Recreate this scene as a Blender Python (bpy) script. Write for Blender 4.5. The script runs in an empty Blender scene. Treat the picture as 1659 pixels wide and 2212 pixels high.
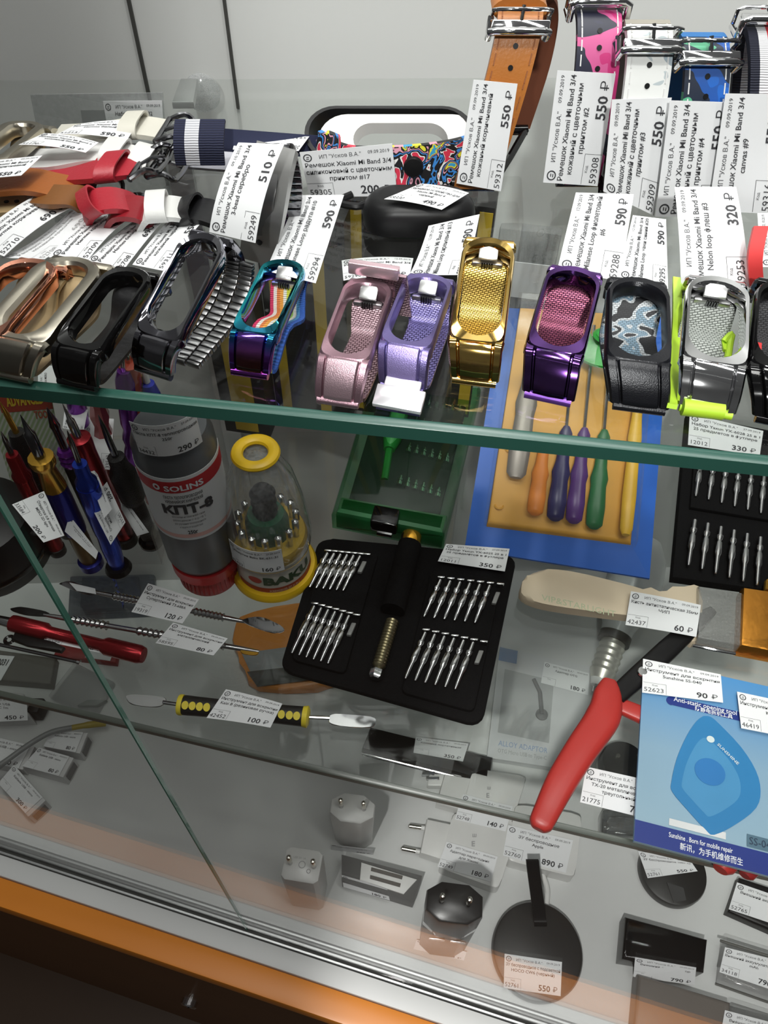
import bpy, bmesh, math, random
from mathutils import Vector, Matrix
random.seed(7)
SC = bpy.context.scene
COL = SC.collection
PI = math.pi

# ------------------------------------------------------------------ camera
FW, FH, FPX = 1659.0, 2212.0, 1700.0
HC = 0.745                     # camera above the case floor
ZB, ZA = 0.278, 0.555          # tops of the two glass shelves
_up = -Vector((-25, -1369, -FPX)).normalized()          # world up seen from the camera
_f = Vector((0, 0, -1)); _fh = (_f - _up * _f.dot(_up)).normalized()
_rt = _fh.cross(_up)
_psi = math.radians(10)
_Y = _fh * math.cos(_psi) + _rt * math.sin(_psi)
_X = _rt * math.cos(_psi) - _fh * math.sin(_psi)
ROT = Matrix((_X, _Y, _up))
CAMP = Vector((0, 0, HC))
cam_data = bpy.data.cameras.new('camera'); cam = bpy.data.objects.new('camera', cam_data); COL.objects.link(cam)
cam.matrix_world = Matrix.Translation(CAMP) @ ROT.to_4x4()
cam_data.sensor_fit = 'AUTO'; cam_data.sensor_width = 36.0; cam_data.lens = FPX / FH * 36.0
cam_data.clip_start = 0.01
SC.camera = cam

# ------------------------------------------------------------------ world, lights, exposure
SC.view_settings.view_transform = 'Standard'; SC.view_settings.look = 'None'
SC.view_settings.gamma = 1.0; SC.view_settings.use_curve_mapping = False
SC.view_settings.exposure = 0.0
SC.cycles.use_denoising = True
SC.cycles.max_bounces = 10; SC.cycles.transparent_max_bounces = 40
SC.cycles.glossy_bounces = 4; SC.cycles.diffuse_bounces = 3; SC.cycles.transmission_bounces = 6
SC.cycles.sample_clamp_indirect = 4.0
SC.cycles.caustics_reflective = False; SC.cycles.caustics_refractive = False

world = bpy.data.worlds.new('shop'); SC.world = world; world.use_nodes = True
wn = world.node_tree.nodes; wl = world.node_tree.links; wn.clear()
_tc = wn.new('ShaderNodeTexCoord'); _sx = wn.new('ShaderNodeSeparateXYZ'); _rp = wn.new('ShaderNodeValToRGB')
_bg = wn.new('ShaderNodeBackground'); _wo = wn.new('ShaderNodeOutputWorld')
_mr = wn.new('ShaderNodeMapRange'); _mr.inputs[1].default_value = -1; _mr.inputs[2].default_value = 1
wl.new(_tc.outputs['Generated'], _sx.inputs[0]); wl.new(_sx.outputs[2], _mr.inputs[0]); wl.new(_mr.outputs[0], _rp.inputs[0])
_e = _rp.color_ramp.elements
_e[0].position = 0.0; _e[0].color = (0.03, 0.027, 0.025, 1)
_e[1].position = 1.0; _e[1].color = (0.30, 0.30, 0.30, 1)
for _p, _c in ((0.45, (0.05, 0.05, 0.05)), (0.55, (0.16, 0.16, 0.16)), (0.75, (0.10, 0.10, 0.10))):
    _q = _e.new(_p); _q.color = (*_c, 1)
_bg.inputs[1].default_value = 0.45
wl.new(_rp.outputs[0], _bg.inputs[0]); wl.new(_bg.outputs[0], _wo.inputs[0])


def area_light(name, loc, target, sx, sy, power, color=(1, 1, 1), spread=180):
    d = bpy.data.lights.new(name, 'AREA'); d.shape = 'RECTANGLE'; d.size = sx; d.size_y = sy
    d.energy = power; d.color = color; d.spread = math.radians(spread)
    o = bpy.data.objects.new(name, d); COL.objects.link(o); o.location = loc
    o.rotation_euler = (Vector(target) - Vector(loc)).to_track_quat('-Z', 'Y').to_euler()
    return o


def spot_light(name, loc, target, power, cone, blend, radius, color=(1, 1, 1)):
    d = bpy.data.lights.new(name, 'SPOT'); d.energy = power; d.color = color
    d.spot_size = math.radians(cone); d.spot_blend = blend; d.shadow_soft_size = radius
    o = bpy.data.objects.new(name, d); COL.objects.link(o); o.location = loc
    o.rotation_euler = (Vector(target) - Vector(loc)).to_track_quat('-Z', 'Y').to_euler()
    return o


area_light('ceiling_lamp', (-0.30, 0.05, 2.0), (-0.10, 0.3, 0.5), 0.09, 1.2, 4.5, (1.0, 0.99, 0.96))
area_light('ceiling_lamp', (0.06, 0.05, 2.0), (0.0, 0.3, 0.5), 0.09, 1.2, 6.0, (1.0, 0.99, 0.96))
area_light('ceiling_lamp', (0.42, 0.05, 2.0), (0.1, 0.3, 0.5), 0.09, 1.2, 9.0, (1.0, 0.99, 0.96))
spot_light('added_spot', (-0.05, -0.35, 2.05), (0.0, 0.36, 0.58), 28.0, 19, 0.5, 0.03, (1.0, 0.99, 0.96))  # added fill spot that brightens the upper shelf
spot_light('added_spot', (-0.20, -0.62, 1.90), (0.245, 0.13, 0.0), 105.0, 17.5, 0.22, 0.03, (1.0, 0.98, 0.95))  # invented spot; its cone edge stands in for a person's shadow on the left
spot_light('added_spot', (0.15, -1.60, 1.95), (0.05, 0.36, 0.66), 150.0, 13.5, 0.6, 0.06, (1.0, 0.99, 0.97))  # added frontal fill to brighten the upright tags and back panel
area_light('wall_wash_fill', (-0.05, 0.40, 1.12), (-0.05, 0.53, 0.55), 0.9, 0.02, 1.1, (1.0, 1.0, 0.98))  # added wall washer, there to lift the back panel's brightness


# ------------------------------------------------------------------ pixel -> place helpers
def ray(px, py):
    return ROT @ Vector(((px - FW / 2) / FPX, -(py - FH / 2) / FPX, -1.0))


def P(px, py, z):
    d = ray(px, py); return CAMP + d * ((z - HC) / d.z)


def A(px, py, h=0.0): return P(px, py, ZA + h)
def M(px, py, h=0.0): return P(px, py, ZB + h)
def G(px, py, h=0.0): return P(px, py, h)


def proj(p):
    c = ROT.transposed() @ (Vector(p) - CAMP); return (FW / 2 + FPX * c.x / -c.z, FH / 2 - FPX * c.y / -c.z)


def at_dist(px, py, q, L, mode='far'):
    """point of the sight line through a pixel that lies L from q (nearest approach when out of reach)"""
    d = ray(px, py).normalized(); w = q - CAMP; t0 = w.dot(d); m2 = (w - d * t0).length_squared
    k = max(L * L - m2, 0.0) ** 0.5
    return CAMP + d * (t0 + {'far': k, 'near': -k, 'mid': 0.0}[mode])


def upto(base, py):
    """height above base at which a vertical through it reaches image row py"""
    lo, hi = 0.0, 0.4
    for _ in range(40):
        m = (lo + hi) / 2
        if proj(base + Vector((0, 0, m)))[1] > py: lo = m
        else: hi = m
    return lo


def onray_y(px, py, y):
    d = ray(px, py); return CAMP + d * (y / d.y)


def side(px, py, z):
    v = P(px + 20, py, z) - P(px - 20, py, z); v.z = 0; return v.normalized()


# ------------------------------------------------------------------ materials
MATS = {}


def mat(name, col=(0.5, 0.5, 0.5), rough=0.5, metal=0.0, spec=0.5, var=0.06, vscale=60.0, bump=0.0, bscale=400.0,
        emit=None, coat=0.0, uvmap=False):
    if name in MATS: return MATS[name]
    m = bpy.data.materials.new(name); m.use_nodes = True; nt = m.node_tree; n = nt.nodes; l = nt.links
    b = n['Principled BSDF']
    b.inputs['Roughness'].default_value = rough; b.inputs['Metallic'].default_value = metal
    b.inputs['Specular IOR Level'].default_value = spec; b.inputs['Coat Weight'].default_value = coat
    b.inputs['Coat Roughness'].default_value = 0.05
    tc = n.new('ShaderNodeTexCoord'); nz = n.new('ShaderNodeTexNoise'); nz.inputs['Scale'].default_value = vscale
    nz.inputs['Detail'].default_value = 3
    l.new(tc.outputs['UV' if uvmap else 'Object'], nz.inputs['Vector'])
    mx = n.new('ShaderNodeMix'); mx.data_type = 'RGBA'
    mx.inputs[6].default_value = (*[c * (1 - var) for c in col], 1); mx.inputs[7].default_value = (*[min(1, c * (1 + var)) for c in col], 1)
    l.new(nz.outputs['Fac'], mx.inputs[0]); l.new(mx.outputs[2], b.inputs['Base Color'])
    if bump:
        n2 = n.new('ShaderNodeTexNoise'); n2.inputs['Scale'].default_value = bscale
        l.new(tc.outputs['Object'], n2.inputs['Vector'])
        bp = n.new('ShaderNodeBump'); bp.inputs['Strength'].default_value = bump; bp.inputs['Distance'].default_value = 0.0006
        l.new(n2.outputs['Fac'], bp.inputs['Height']); l.new(bp.outputs[0], b.inputs['Normal'])
    MATS[name] = m; return m


def clear(name, tint=(0.95, 0.97, 0.96), refl=1.0, rough=0.02, haze=0.0, hazecol=(0.8, 0.8, 0.8), ior=1.5):
    """thin clear sheet: tinted see-through plus a Fresnel reflection, optionally a little milky"""
    if name in MATS: return MATS[name]
    m = bpy.data.materials.new(name); m.use_nodes = True; nt = m.node_tree; n = nt.nodes; l = nt.links
    n.clear(); out = n.new('ShaderNodeOutputMaterial')
    tr = n.new('ShaderNodeBsdfTransparent'); tr.inputs[0].default_value = (*tint, 1)
    gl = n.new('ShaderNodeBsdfGlossy'); gl.inputs['Roughness'].default_value = rough
    ge = n.new('ShaderNodeNewGeometry'); dt = n.new('ShaderNodeVectorMath'); dt.operation = 'DOT_PRODUCT'
    l.new(ge.outputs['Normal'], dt.inputs[0]); l.new(ge.outputs['Incoming'], dt.inputs[1])
    ab = n.new('ShaderNodeMath'); ab.operation = 'ABSOLUTE'; l.new(dt.outputs['Value'], ab.inputs[0])
    om = n.new('ShaderNodeMath'); om.operation = 'SUBTRACT'; om.inputs[0].default_value = 1.0; l.new(ab.outputs[0], om.inputs[1])
    pw = n.new('ShaderNodeMath'); pw.operation = 'POWER'; pw.inputs[1].default_value = 5.0; l.new(om.outputs[0], pw.inputs[0])
    f0 = ((ior - 1) / (ior + 1)) ** 2
    fr = n.new('ShaderNodeMath'); fr.operation = 'MULTIPLY_ADD'; fr.inputs[1].default_value = 1 - f0; fr.inputs[2].default_value = f0
    l.new(pw.outputs[0], fr.inputs[0])
    mu = n.new('ShaderNodeMath'); mu.operation = 'MULTIPLY'; mu.inputs[1].default_value = refl
    mx = n.new('ShaderNodeMixShader'); l.new(fr.outputs[0], mu.inputs[0]); l.new(mu.outputs[0], mx.inputs[0])
    first = tr.outputs[0]
    if haze:
        df = n.new('ShaderNodeBsdfDiffuse'); df.inputs[0].default_value = (*hazecol, 1)
        nz = n.new('ShaderNodeTexNoise'); nz.inputs['Scale'].default_value = 30
        m2 = n.new('ShaderNodeMath'); m2.operation = 'MULTIPLY'; m2.inputs[1].default_value = haze * 2
        l.new(nz.outputs['Fac'], m2.inputs[0])
        mh = n.new('ShaderNodeMixShader'); l.new(m2.outputs[0], mh.inputs[0])
        l.new(tr.outputs[0], mh.inputs[1]); l.new(df.outputs[0], mh.inputs[2]); first = mh.outputs[0]
    l.new(first, mx.inputs[1]); l.new(gl.outputs[0], mx.inputs[2]); l.new(mx.outputs[0], out.inputs[0])
    MATS[name] = m; return m


def patterned(name, build, rough=0.5, metal=0.0, coat=0.0):
    """build(nodes, links, uv socket) returns (colour socket, height socket or None)"""
    if name in MATS: return MATS[name]
    m = bpy.data.materials.new(name); m.use_nodes = True; nt = m.node_tree; n = nt.nodes; l = nt.links
    b = n['Principled BSDF']; b.inputs['Roughness'].default_value = rough; b.inputs['Metallic'].default_value = metal
    b.inputs['Coat Weight'].default_value = coat
    uv = n.new('ShaderNodeUVMap')
    c, h = build(n, l, uv.outputs[0])
    l.new(c, b.inputs['Base Color'])
    if h is not None:
        bp = n.new('ShaderNodeBump'); bp.inputs['Strength'].default_value = 0.7; bp.inputs['Distance'].default_value = 0.0004
        l.new(h, bp.inputs['Height']); l.new(bp.outputs[0], b.inputs['Normal'])
    MATS[name] = m; return m


def ramp(n, l, fac, stops, const=False):
    r = n.new('ShaderNodeValToRGB'); r.color_ramp.interpolation = 'CONSTANT' if const else 'LINEAR'
    e = r.color_ramp.elements
    while len(e) > 1: e.remove(e[0])
    e[0].position = stops[0][0]; e[0].color = (*stops[0][1], 1)
    for p, c in stops[1:]:
        q = e.new(p); q.color = (*c, 1)
    l.new(fac, r.inputs[0]); return r.outputs[0]


def weave(name, c1, c2, scale=1.0, rough=0.35, metal=0.9):
    """milanese mesh: slanted links from two crossed waves (uv in millimetres)"""
    def f(n, l, uv):
        mp = n.new('ShaderNodeMapping'); mp.inputs['Rotation'].default_value = (0, 0, 0.35)
        mp.inputs['Scale'].default_value = (scale, scale, 1); l.new(uv, mp.inputs[0])
        br = n.new('ShaderNodeTexBrick'); br.inputs['Scale'].default_value = 1.0
        br.inputs['Brick Width'].default_value = 1.5; br.inputs['Row Height'].default_value = 0.75
        br.inputs['Mortar Size'].default_value = 0.17; br.inputs['Mortar Smooth'].default_value = 0.8
        br.inputs['Color1'].default_value = (*c1, 1); br.inputs['Color2'].default_value = (*[x * 0.8 for x in c1], 1)
        br.inputs['Mortar'].default_value = (*c2, 1)
        l.new(mp.outputs[0], br.inputs[0])
        iv = n.new('ShaderNodeMath'); iv.operation = 'SUBTRACT'; iv.inputs[0].default_value = 1.0; l.new(br.outputs['Fac'], iv.inputs[1])
        return br.outputs['Color'], iv.outputs[0]
    return patterned(name, f, rough, metal)


def stripes(name, cols, lo, hi, rough=0.7, knit=True):
    """lengthwise colour stripes across u in [lo, hi] millimetres"""
    def f(n, l, uv):
        sp = n.new('ShaderNodeSeparateXYZ'); l.new(uv, sp.inputs[0])
        mr = n.new('ShaderNodeMapRange'); mr.inputs[1].default_value = lo; mr.inputs[2].default_value = hi; l.new(sp.outputs[0], mr.inputs[0])
        c = ramp(n, l, mr.outputs[0], [(i / len(cols), cc) for i, cc in enumerate(cols)], True)
        wv = n.new('ShaderNodeTexWave'); wv.bands_direction = 'Y'; wv.inputs['Scale'].default_value = 0.35
        wv.inputs['Distortion'].default_value = 1.0
        l.new(uv, wv.inputs[0])
        mx = n.new('ShaderNodeMix'); mx.data_type = 'RGBA'; mx.blend_type = 'MULTIPLY'
        mx.inputs[0].default_value = 0.45 if knit else 0.15
        l.new(c, mx.inputs[6]); l.new(wv.outputs['Color'], mx.inputs[7])
        return mx.outputs[2], wv.outputs['Fac']
    return patterned(name, f, rough)


def blotches(name, cols, scale=0.25, rough=0.5, distort=1.5, coat=0.0, base='noise'):
    def f(n, l, uv):
        nz = n.new('ShaderNodeTexNoise'); nz.inputs['Scale'].default_value = scale; nz.inputs['Detail'].default_value = 1.5
        nz.inputs['Distortion'].default_value = distort
        l.new(uv, nz.inputs['Vector'])
        fac = nz.outputs['Fac']
        if base == 'cells':
            vo = n.new('ShaderNodeTexVoronoi'); vo.inputs['Scale'].default_value = scale * 1.4
            ad = n.new('ShaderNodeMix'); ad.data_type = 'RGBA'; ad.inputs[0].default_value = 0.35
            l.new(uv, ad.inputs[6]); l.new(nz.outputs['Color'], ad.inputs[7]); l.new(uv, vo.inputs['Vector'])
            wv = n.new('ShaderNodeMath'); wv.operation = 'SINE'
            mu = n.new('ShaderNodeMath'); mu.operation = 'MULTIPLY'; mu.inputs[1].default_value = 9.0
            l.new(vo.outputs['Distance'], mu.inputs[0]); l.new(mu.outputs[0], wv.inputs[0])
            m3 = n.new('ShaderNodeMath'); m3.operation = 'MULTIPLY_ADD'; m3.inputs[1].default_value = 0.12; l.new(wv.outputs[0], m3.inputs[0])
            l.new(nz.outputs['Fac'], m3.inputs[2]); fac = m3.outputs[0]
        c = ramp(n, l, fac, cols, True)
        return c, None
    return patterned(name, f, rough, 0.0, coat)


paper = mat('paper', (0.86, 0.87, 0.88), 0.6, var=0.02)
ink = mat('ink', (0.045, 0.045, 0.05), 0.6)
ink_grey = mat('faded ink', (0.42, 0.42, 0.42), 0.7)
ink_white = mat('white ink', (0.85, 0.87, 0.9), 0.6)
steel = mat('steel', (0.62, 0.62, 0.62), 0.18, 1.0)
chrome = mat('chrome', (0.78, 0.78, 0.79), 0.05, 1.0, var=0.02)
darksteel = mat('dark steel', (0.22, 0.22, 0.23), 0.15, 1.0)
black_gloss = mat('black gloss', (0.003, 0.003, 0.0033), 0.06, 0.0, 0.45)
black_matt = mat('black plastic', (0.006, 0.006, 0.0065), 0.4, spec=.3)
black_cloth = mat('black cloth', (0.0055, 0.0055, 0.006), 0.85, spec=.12, bump=0.6, bscale=1500)
white_pl = mat('white plastic', (0.8, 0.8, 0.79), 0.35)
clear_pl = clear('clear plastic', (0.93, 0.94, 0.94), 1.0, 0.05, 0.06)
clear_film = clear('clear film', (0.96, 0.96, 0.96), 1.2, 0.08, 0.03)


# ------------------------------------------------------------------ mesh builder
class MB:
    def __init__(s):
        s.b = bmesh.new(); s.uv = s.b.loops.layers.uv.new('UVMap')

    def face(s, vs, uvs=None):
        try: f = s.b.faces.new(vs)
        except ValueError: return None
        if uvs:
            for lp, u in zip(f.loops, uvs): lp[s.uv].uv = u
        return f

    def loft(s, rings, closed=True, caps=True, uvs=None, loop=False):
        rv = [[s.b.verts.new(p) for p in r] for r in rings]
        n = len(rv[0]); R = len(rv)
        for i in range(R if loop else R - 1):
            i2 = (i + 1) % R
            for j in range(n if closed else n - 1):
                k = (j + 1) % n
                q = None
                if uvs: q = [uvs(i, j), uvs(i, j + 1), uvs(i + 1, j + 1), uvs(i + 1, j)]
                s.face([rv[i][j], rv[i][k], rv[i2][k], rv[i2][j]], q)
        if caps and closed and not loop:
            s.face(list(reversed(rv[0]))); s.face(rv[-1])
        return s

    def lathe(s, base, prof, n=32, axis=None, caps=True):
        z = (Vector(axis) if axis is not None else Vector((0, 0, 1))).normalized()
        x = z.orthogonal().normalized(); y = z.cross(x); base = Vector(base)
        return s.loft([[base + z * h + (x * math.cos(2 * PI * i / n) + y * math.sin(2 * PI * i / n)) * max(r, 1e-5) for i in range(n)]
                       for r, h in prof], caps=caps)

    def tube(s, pts, r, n=10, caps=True):
        pts = [Vector(p) for p in pts]; rr = r if isinstance(r, (list, tuple)) else [r] * len(pts)
        rings = []; ref = None
        for i, p in enumerate(pts):
            t = (pts[min(i + 1, len(pts) - 1)] - pts[max(i - 1, 0)]).normalized()
            if ref is None: ref = t.orthogonal().normalized()
            ref = (ref - t * ref.dot(t)); ref = ref.normalized() if ref.length > 1e-6 else t.orthogonal().normalized()
            y = t.cross(ref)
            rings.append([p + (ref * math.cos(2 * PI * k / n) + y * math.sin(2 * PI * k / n)) * rr[i] for k in range(n)])
        return s.loft(rings, caps=caps)

    def box(s, c, u, v, w, bevel=0.0, seg=2):
        """box centred at c with half-axis vectors u, v, w"""
        c = Vector(c); t = bmesh.new()
        vs = [t.verts.new(c + u * a + v * b + w * d) for a in (-1, 1) for b in (-1, 1) for d in (-1, 1)]
        for q in ((0, 1, 3, 2), (4, 6, 7, 5), (0, 4, 5, 1), (2, 3, 7, 6), (0, 2, 6, 4), (1, 5, 7, 3)):
            t.faces.new([vs[i] for i in q])
        if bevel: bmesh.ops.bevel(t, geom=list(t.edges) + list(t.verts), offset=bevel, segments=seg, profile=0.5, affect='EDGES')
        return s.take(t)

    def take(s, t):
        mp = {}
        for v in t.verts: mp[v] = s.b.verts.new(v.co)
        for f in t.faces: s.face([mp[v] for v in f.verts])
        t.free(); return s

    def prism(s, poly, ext, bevel=0.0, seg=2):
        t = bmesh.new(); ext = Vector(ext)
        a = [t.verts.new(p) for p in poly]; b = [t.verts.new(Vector(p) + ext) for p in poly]
        n = len(a); t.faces.new(list(reversed(a))); t.faces.new(b)
        for i in range(n): t.faces.new([a[i], a[(i + 1) % n], b[(i + 1) % n], b[i]])
        if bevel:
            t.edges.ensure_lookup_table()
            top = [e for e in t.edges if all(v in b for v in e.verts)]
            bmesh.ops.bevel(t, geom=top, offset=bevel, segments=seg, profile=0.5, affect='EDGES')
        return s.take(t)

    def sheet(s, f, nu, nv, thick, uvs=(1, 1)):
        """f(u,v) surface point, u,v in 0..1; closed thin solid with uv in the given extents (mm)"""
        g = [[Vector(f(i / nu, j / nv)) for j in range(nv + 1)] for i in range(nu + 1)]
        def nrm(i, j):
            a = g[min(i + 1, nu)][j] - g[max(i - 1, 0)][j]; b = g[i][min(j + 1, nv)] - g[i][max(j - 1, 0)]
            c = a.cross(b); return c.normalized() if c.length > 1e-12 else Vector((0, 0, 1))
        T = [[s.b.verts.new(g[i][j] + nrm(i, j) * thick / 2) for j in range(nv + 1)] for i in range(nu + 1)]
        Bv = [[s.b.verts.new(g[i][j] - nrm(i, j) * thick / 2) for j in range(nv + 1)] for i in range(nu + 1)]
        def q(i, j): return (uvs[0] * i / nu, uvs[1] * j / nv)
        for i in range(nu):
            for j in range(nv):
                uvq = [q(i, j), q(i + 1, j), q(i + 1, j + 1), q(i, j + 1)]
                s.face([T[i][j], T[i + 1][j], T[i + 1][j + 1], T[i][j + 1]], uvq)
                s.face([Bv[i][j], Bv[i][j + 1], Bv[i + 1][j + 1], Bv[i + 1][j]], [uvq[0], uvq[3], uvq[2], uvq[1]])
        for i in range(nu):
            s.face([T[i][0], Bv[i][0], Bv[i + 1][0], T[i + 1][0]], [q(i, 0)] * 4)
            s.face([T[i][nv], T[i + 1][nv], Bv[i + 1][nv], Bv[i][nv]], [q(i, nv)] * 4)
        for j in range(nv):
            s.face([T[0][j], T[0][j + 1], Bv[0][j + 1], Bv[0][j]], [q(0, j)] * 4)
            s.face([T[nu][j], Bv[nu][j], Bv[nu][j + 1], T[nu][j + 1]], [q(nu, j)] * 4)
        return s

    def ribbon(s, path, wdir, width, thick, nw=2, per=4):
        """strap along path (smoothed), wdir a vector or function of position 0..1"""
        pts = smooth(path, per); L = [0.0]
        for a, b in zip(pts, pts[1:]): L.append(L[-1] + (b - a).length)
        n = len(pts) - 1
        def f(u, v):
            x = u * n; i = min(int(x), n - 1); p = pts[i].lerp(pts[i + 1], x - i)
            wv = wdir(u) if callable(wdir) else wdir
            w = width(u) if callable(width) else width
            return p + wv * (v - 0.5) * w
        w0 = width(0.5) if callable(width) else width
        return s.sheet2(f, n, nw, thick, (L[-1] * 1000, w0 * 1000))

    def sheet2(s, f, nu, nv, thick, uvs):
        # like sheet but u(texture)=across, v(texture)=along
        n0 = len(s.b.faces); s.sheet(f, nu, nv, thick, uvs); s.b.faces.ensure_lookup_table()
        for fc in s.b.faces[n0:]:
            for lp in fc.loops:
                a = lp[s.uv].uv; lp[s.uv].uv = (a[1], a[0])
        return s

    def mesh(s, name, off=Vector((0, 0, 0)), sharp=38):
        bmesh.ops.remove_doubles(s.b, verts=s.b.verts, dist=1e-7)
        bmesh.ops.recalc_face_normals(s.b, faces=s.b.faces)
        ca = math.radians(sharp)
        for e in s.b.edges:
            if len(e.link_faces) == 2: e.smooth = e.calc_face_angle(0) < ca
        for f in s.b.faces: f.smooth = True
        for v in s.b.verts: v.co -= off
        me = bpy.data.meshes.new(name); s.b.to_mesh(me); s.b.free(); return me


def smooth(path, per=4):
    p = [Vector(q) for q in path]
    if len(p) < 3 or per < 2: return p
    out = []
    for i in range(len(p) - 1):
        a = p[max(i - 1, 0)]; b = p[i]; c = p[i + 1]; d = p[min(i + 2, len(p) - 1)]
        for k in range(per):
            t = k / per
            out.append(0.5 * ((2 * b) + (c - a) * t + (2 * a - 5 * b + 4 * c - d) * t * t + (3 * b - a - 3 * c + d) * t ** 3))
    out.append(p[-1]); return out


# ------------------------------------------------------------------ objects
def thing(name, label, cat, loc, group=None):
    o = bpy.data.objects.new(name, None); o.empty_display_size = 0.01; COL.objects.link(o); o.location = Vector(loc)
    o['label'] = label; o['category'] = cat
    if group: o['group'] = group
    return o


def worldloc(o):
    l = o.location.copy()
    while o.parent: o = o.parent; l += o.location
    return l


def part(name, b, m, root, label=None):
    off = worldloc(root); me = b.mesh(name, off)
    o = bpy.data.objects.new(name, me); COL.objects.link(o); me.materials.append(m); o.parent = root
    if label: o['label'] = label
    return o


def solo(name, b, m, label, cat, loc, group=None, kind=None):
    loc = Vector(loc); me = b.mesh(name, loc); o = bpy.data.objects.new(name, me); COL.objects.link(o); me.materials.append(m)
    o.location = loc; o['label'] = label; o['category'] = cat
    if group: o['group'] = group
    if kind: o['kind'] = kind
    return o


def structure(name, b, m, loc=(0, 0, 0)):
    loc = Vector(loc); me = b.mesh(name, loc); o = bpy.data.objects.new(name, me); COL.objects.link(o); me.materials.append(m)
    o.location = loc; o['kind'] = 'structure'; return o


# ------------------------------------------------------------------ lettering
_fc = bpy.data.curves.new('lettering', 'FONT'); _fc.resolution_u = 2
_fo = bpy.data.objects.new('lettering', _fc); COL.objects.link(_fo)
_glyph = {}


def glyphs(txt, bold=0.0):
    key = (txt, bold)
    if key not in _glyph:
        _fc.body = txt; _fc.offset = bold; _fc.size = 1.0
        dg = bpy.context.evaluated_depsgraph_get(); dg.update()
        me = bpy.data.meshes.new_from_object(_fo.evaluated_get(dg))
        vs = [(v.co.x, v.co.y) for v in me.vertices]; fs = [tuple(p.vertices) for p in me.polygons]
        wd = max((v[0] for v in vs), default=0.0)
        _glyph[key] = (vs, fs, wd); bpy.data.meshes.remove(me)
    return _glyph[key]


def write(b, fn, txt, x, y, size, bold=0.0, align='l', wide=1.0, fit=None):
    """add text to builder b; fn maps tag millimetres (x, y) to a point"""
    if not txt: return
    vs, fs, wd = glyphs(txt, bold)
    k = size * wide
    if fit and wd * k > fit: k = fit / wd
    x0 = x - (wd * k if align == 'r' else wd * k / 2 if align == 'c' else 0)
    nv = [b.b.verts.new(fn(x0 + a * k, y + c * size)) for a, c in vs]
    for f in fs: b.face([nv[i] for i in f])


def stroke(b, fn, x0, y0, x1, y1):
    vs = [b.b.verts.new(fn(*q)) for q in ((x0, y0), (x1, y0), (x1, y1), (x0, y1))]; b.face(vs)


def ringmark(b, fn, cx, cy, r0, r1, n=18):
    a = [b.b.verts.new(fn(cx + r0 * math.cos(2 * PI * i / n), cy + r0 * math.sin(2 * PI * i / n))) for i in range(n)]
    c = [b.b.verts.new(fn(cx + r1 * math.cos(2 * PI * i / n), cy + r1 * math.sin(2 * PI * i / n))) for i in range(n)]
    for i in range(n): b.face([a[i], c[i], c[(i + 1) % n], a[(i + 1) % n]])


TW, TH = 40.0, 23.5


def tag(root, q, lines, price, code='', date='09.09.2019', curl=0.0, curl2=0.0, label=None, faint=False, surf=None, full=True, cat=None, plain=None):
    """printed price tag on the quad q = (TL, TR, BR, BL) in reading order; a part of root, or a thing of its own when root is None"""
    TL, TR, BR, BL = [Vector(p) for p in q]
    nm = (TR - TL).cross(BL - TL).normalized()
    if nm.dot(CAMP - TL) < 0: nm = -nm
    def f0(x, y):
        u = x / TW; v = 1 - y / TH
        p = (TL.lerp(TR, u)).lerp(BL.lerp(BR, u), v)
        return p + nm * (curl * 4 * u * (1 - u) + curl2 * u * u)
    f = surf or f0
    def fp(x, y):
        e = 0.4
        p = f(x, y); a = f(x + e, y) - f(x - e, y); c = f(x, y + e) - f(x, y - e); n = a.cross(c).normalized()
        if n.dot(CAMP - p) < 0: n = -n
        return p + n * 0.00022
    b = MB(); b.sheet(lambda u, v: f(u * TW, v * TH), 10 if (curl or curl2 or surf) else 1, 1, 0.00016, (TW, TH))
    if root is None:
        sh = solo('price_tag', b, plain or paper, label, cat or 'price tag', BL)
    else:
        sh = part('price_tag', b, plain or paper, root, label)
    t = MB()
    ringmark(t, fp, 3.0, 20.4, 1.45, 1.95); stroke(t, fp, 2.3, 19.6, 3.6, 20.0); stroke(t, fp, 2.5, 20.5, 3.7, 20.9)
    if full:
        write(t, fp, 'ИП "Усков В.А."', 8.0, 19.6, 2.5, 0.0); write(t, fp, date, 38.6, 20.2, 2.1, 0.0, 'r')
        stroke(t, fp, 0.4, 7.3, 12.0, 7.45); stroke(t, fp, 11.85, 0.3, 12.0, 7.45); write(t, fp, 'Код', 6.2, 5.5, 1.5, 0, 'c')
        write(t, fp, code, 0.7, 1.3, 4.1, 0.0)
    y = 15.6
    for ln in lines:
        write(t, fp, ln, 20.0, y, 3.0, 0.012, 'c', 1.0, 38.0); y -= 3.5
    write(t, fp, price, 32.5, 1.6, 5.6, 0.022, 'r'); write(t, fp, '₽' if price else '', 34.2, 1.8, 5.0, 0.0)
    part('printing', t, ink_grey if faint else ink, sh)
    return sh


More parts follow.
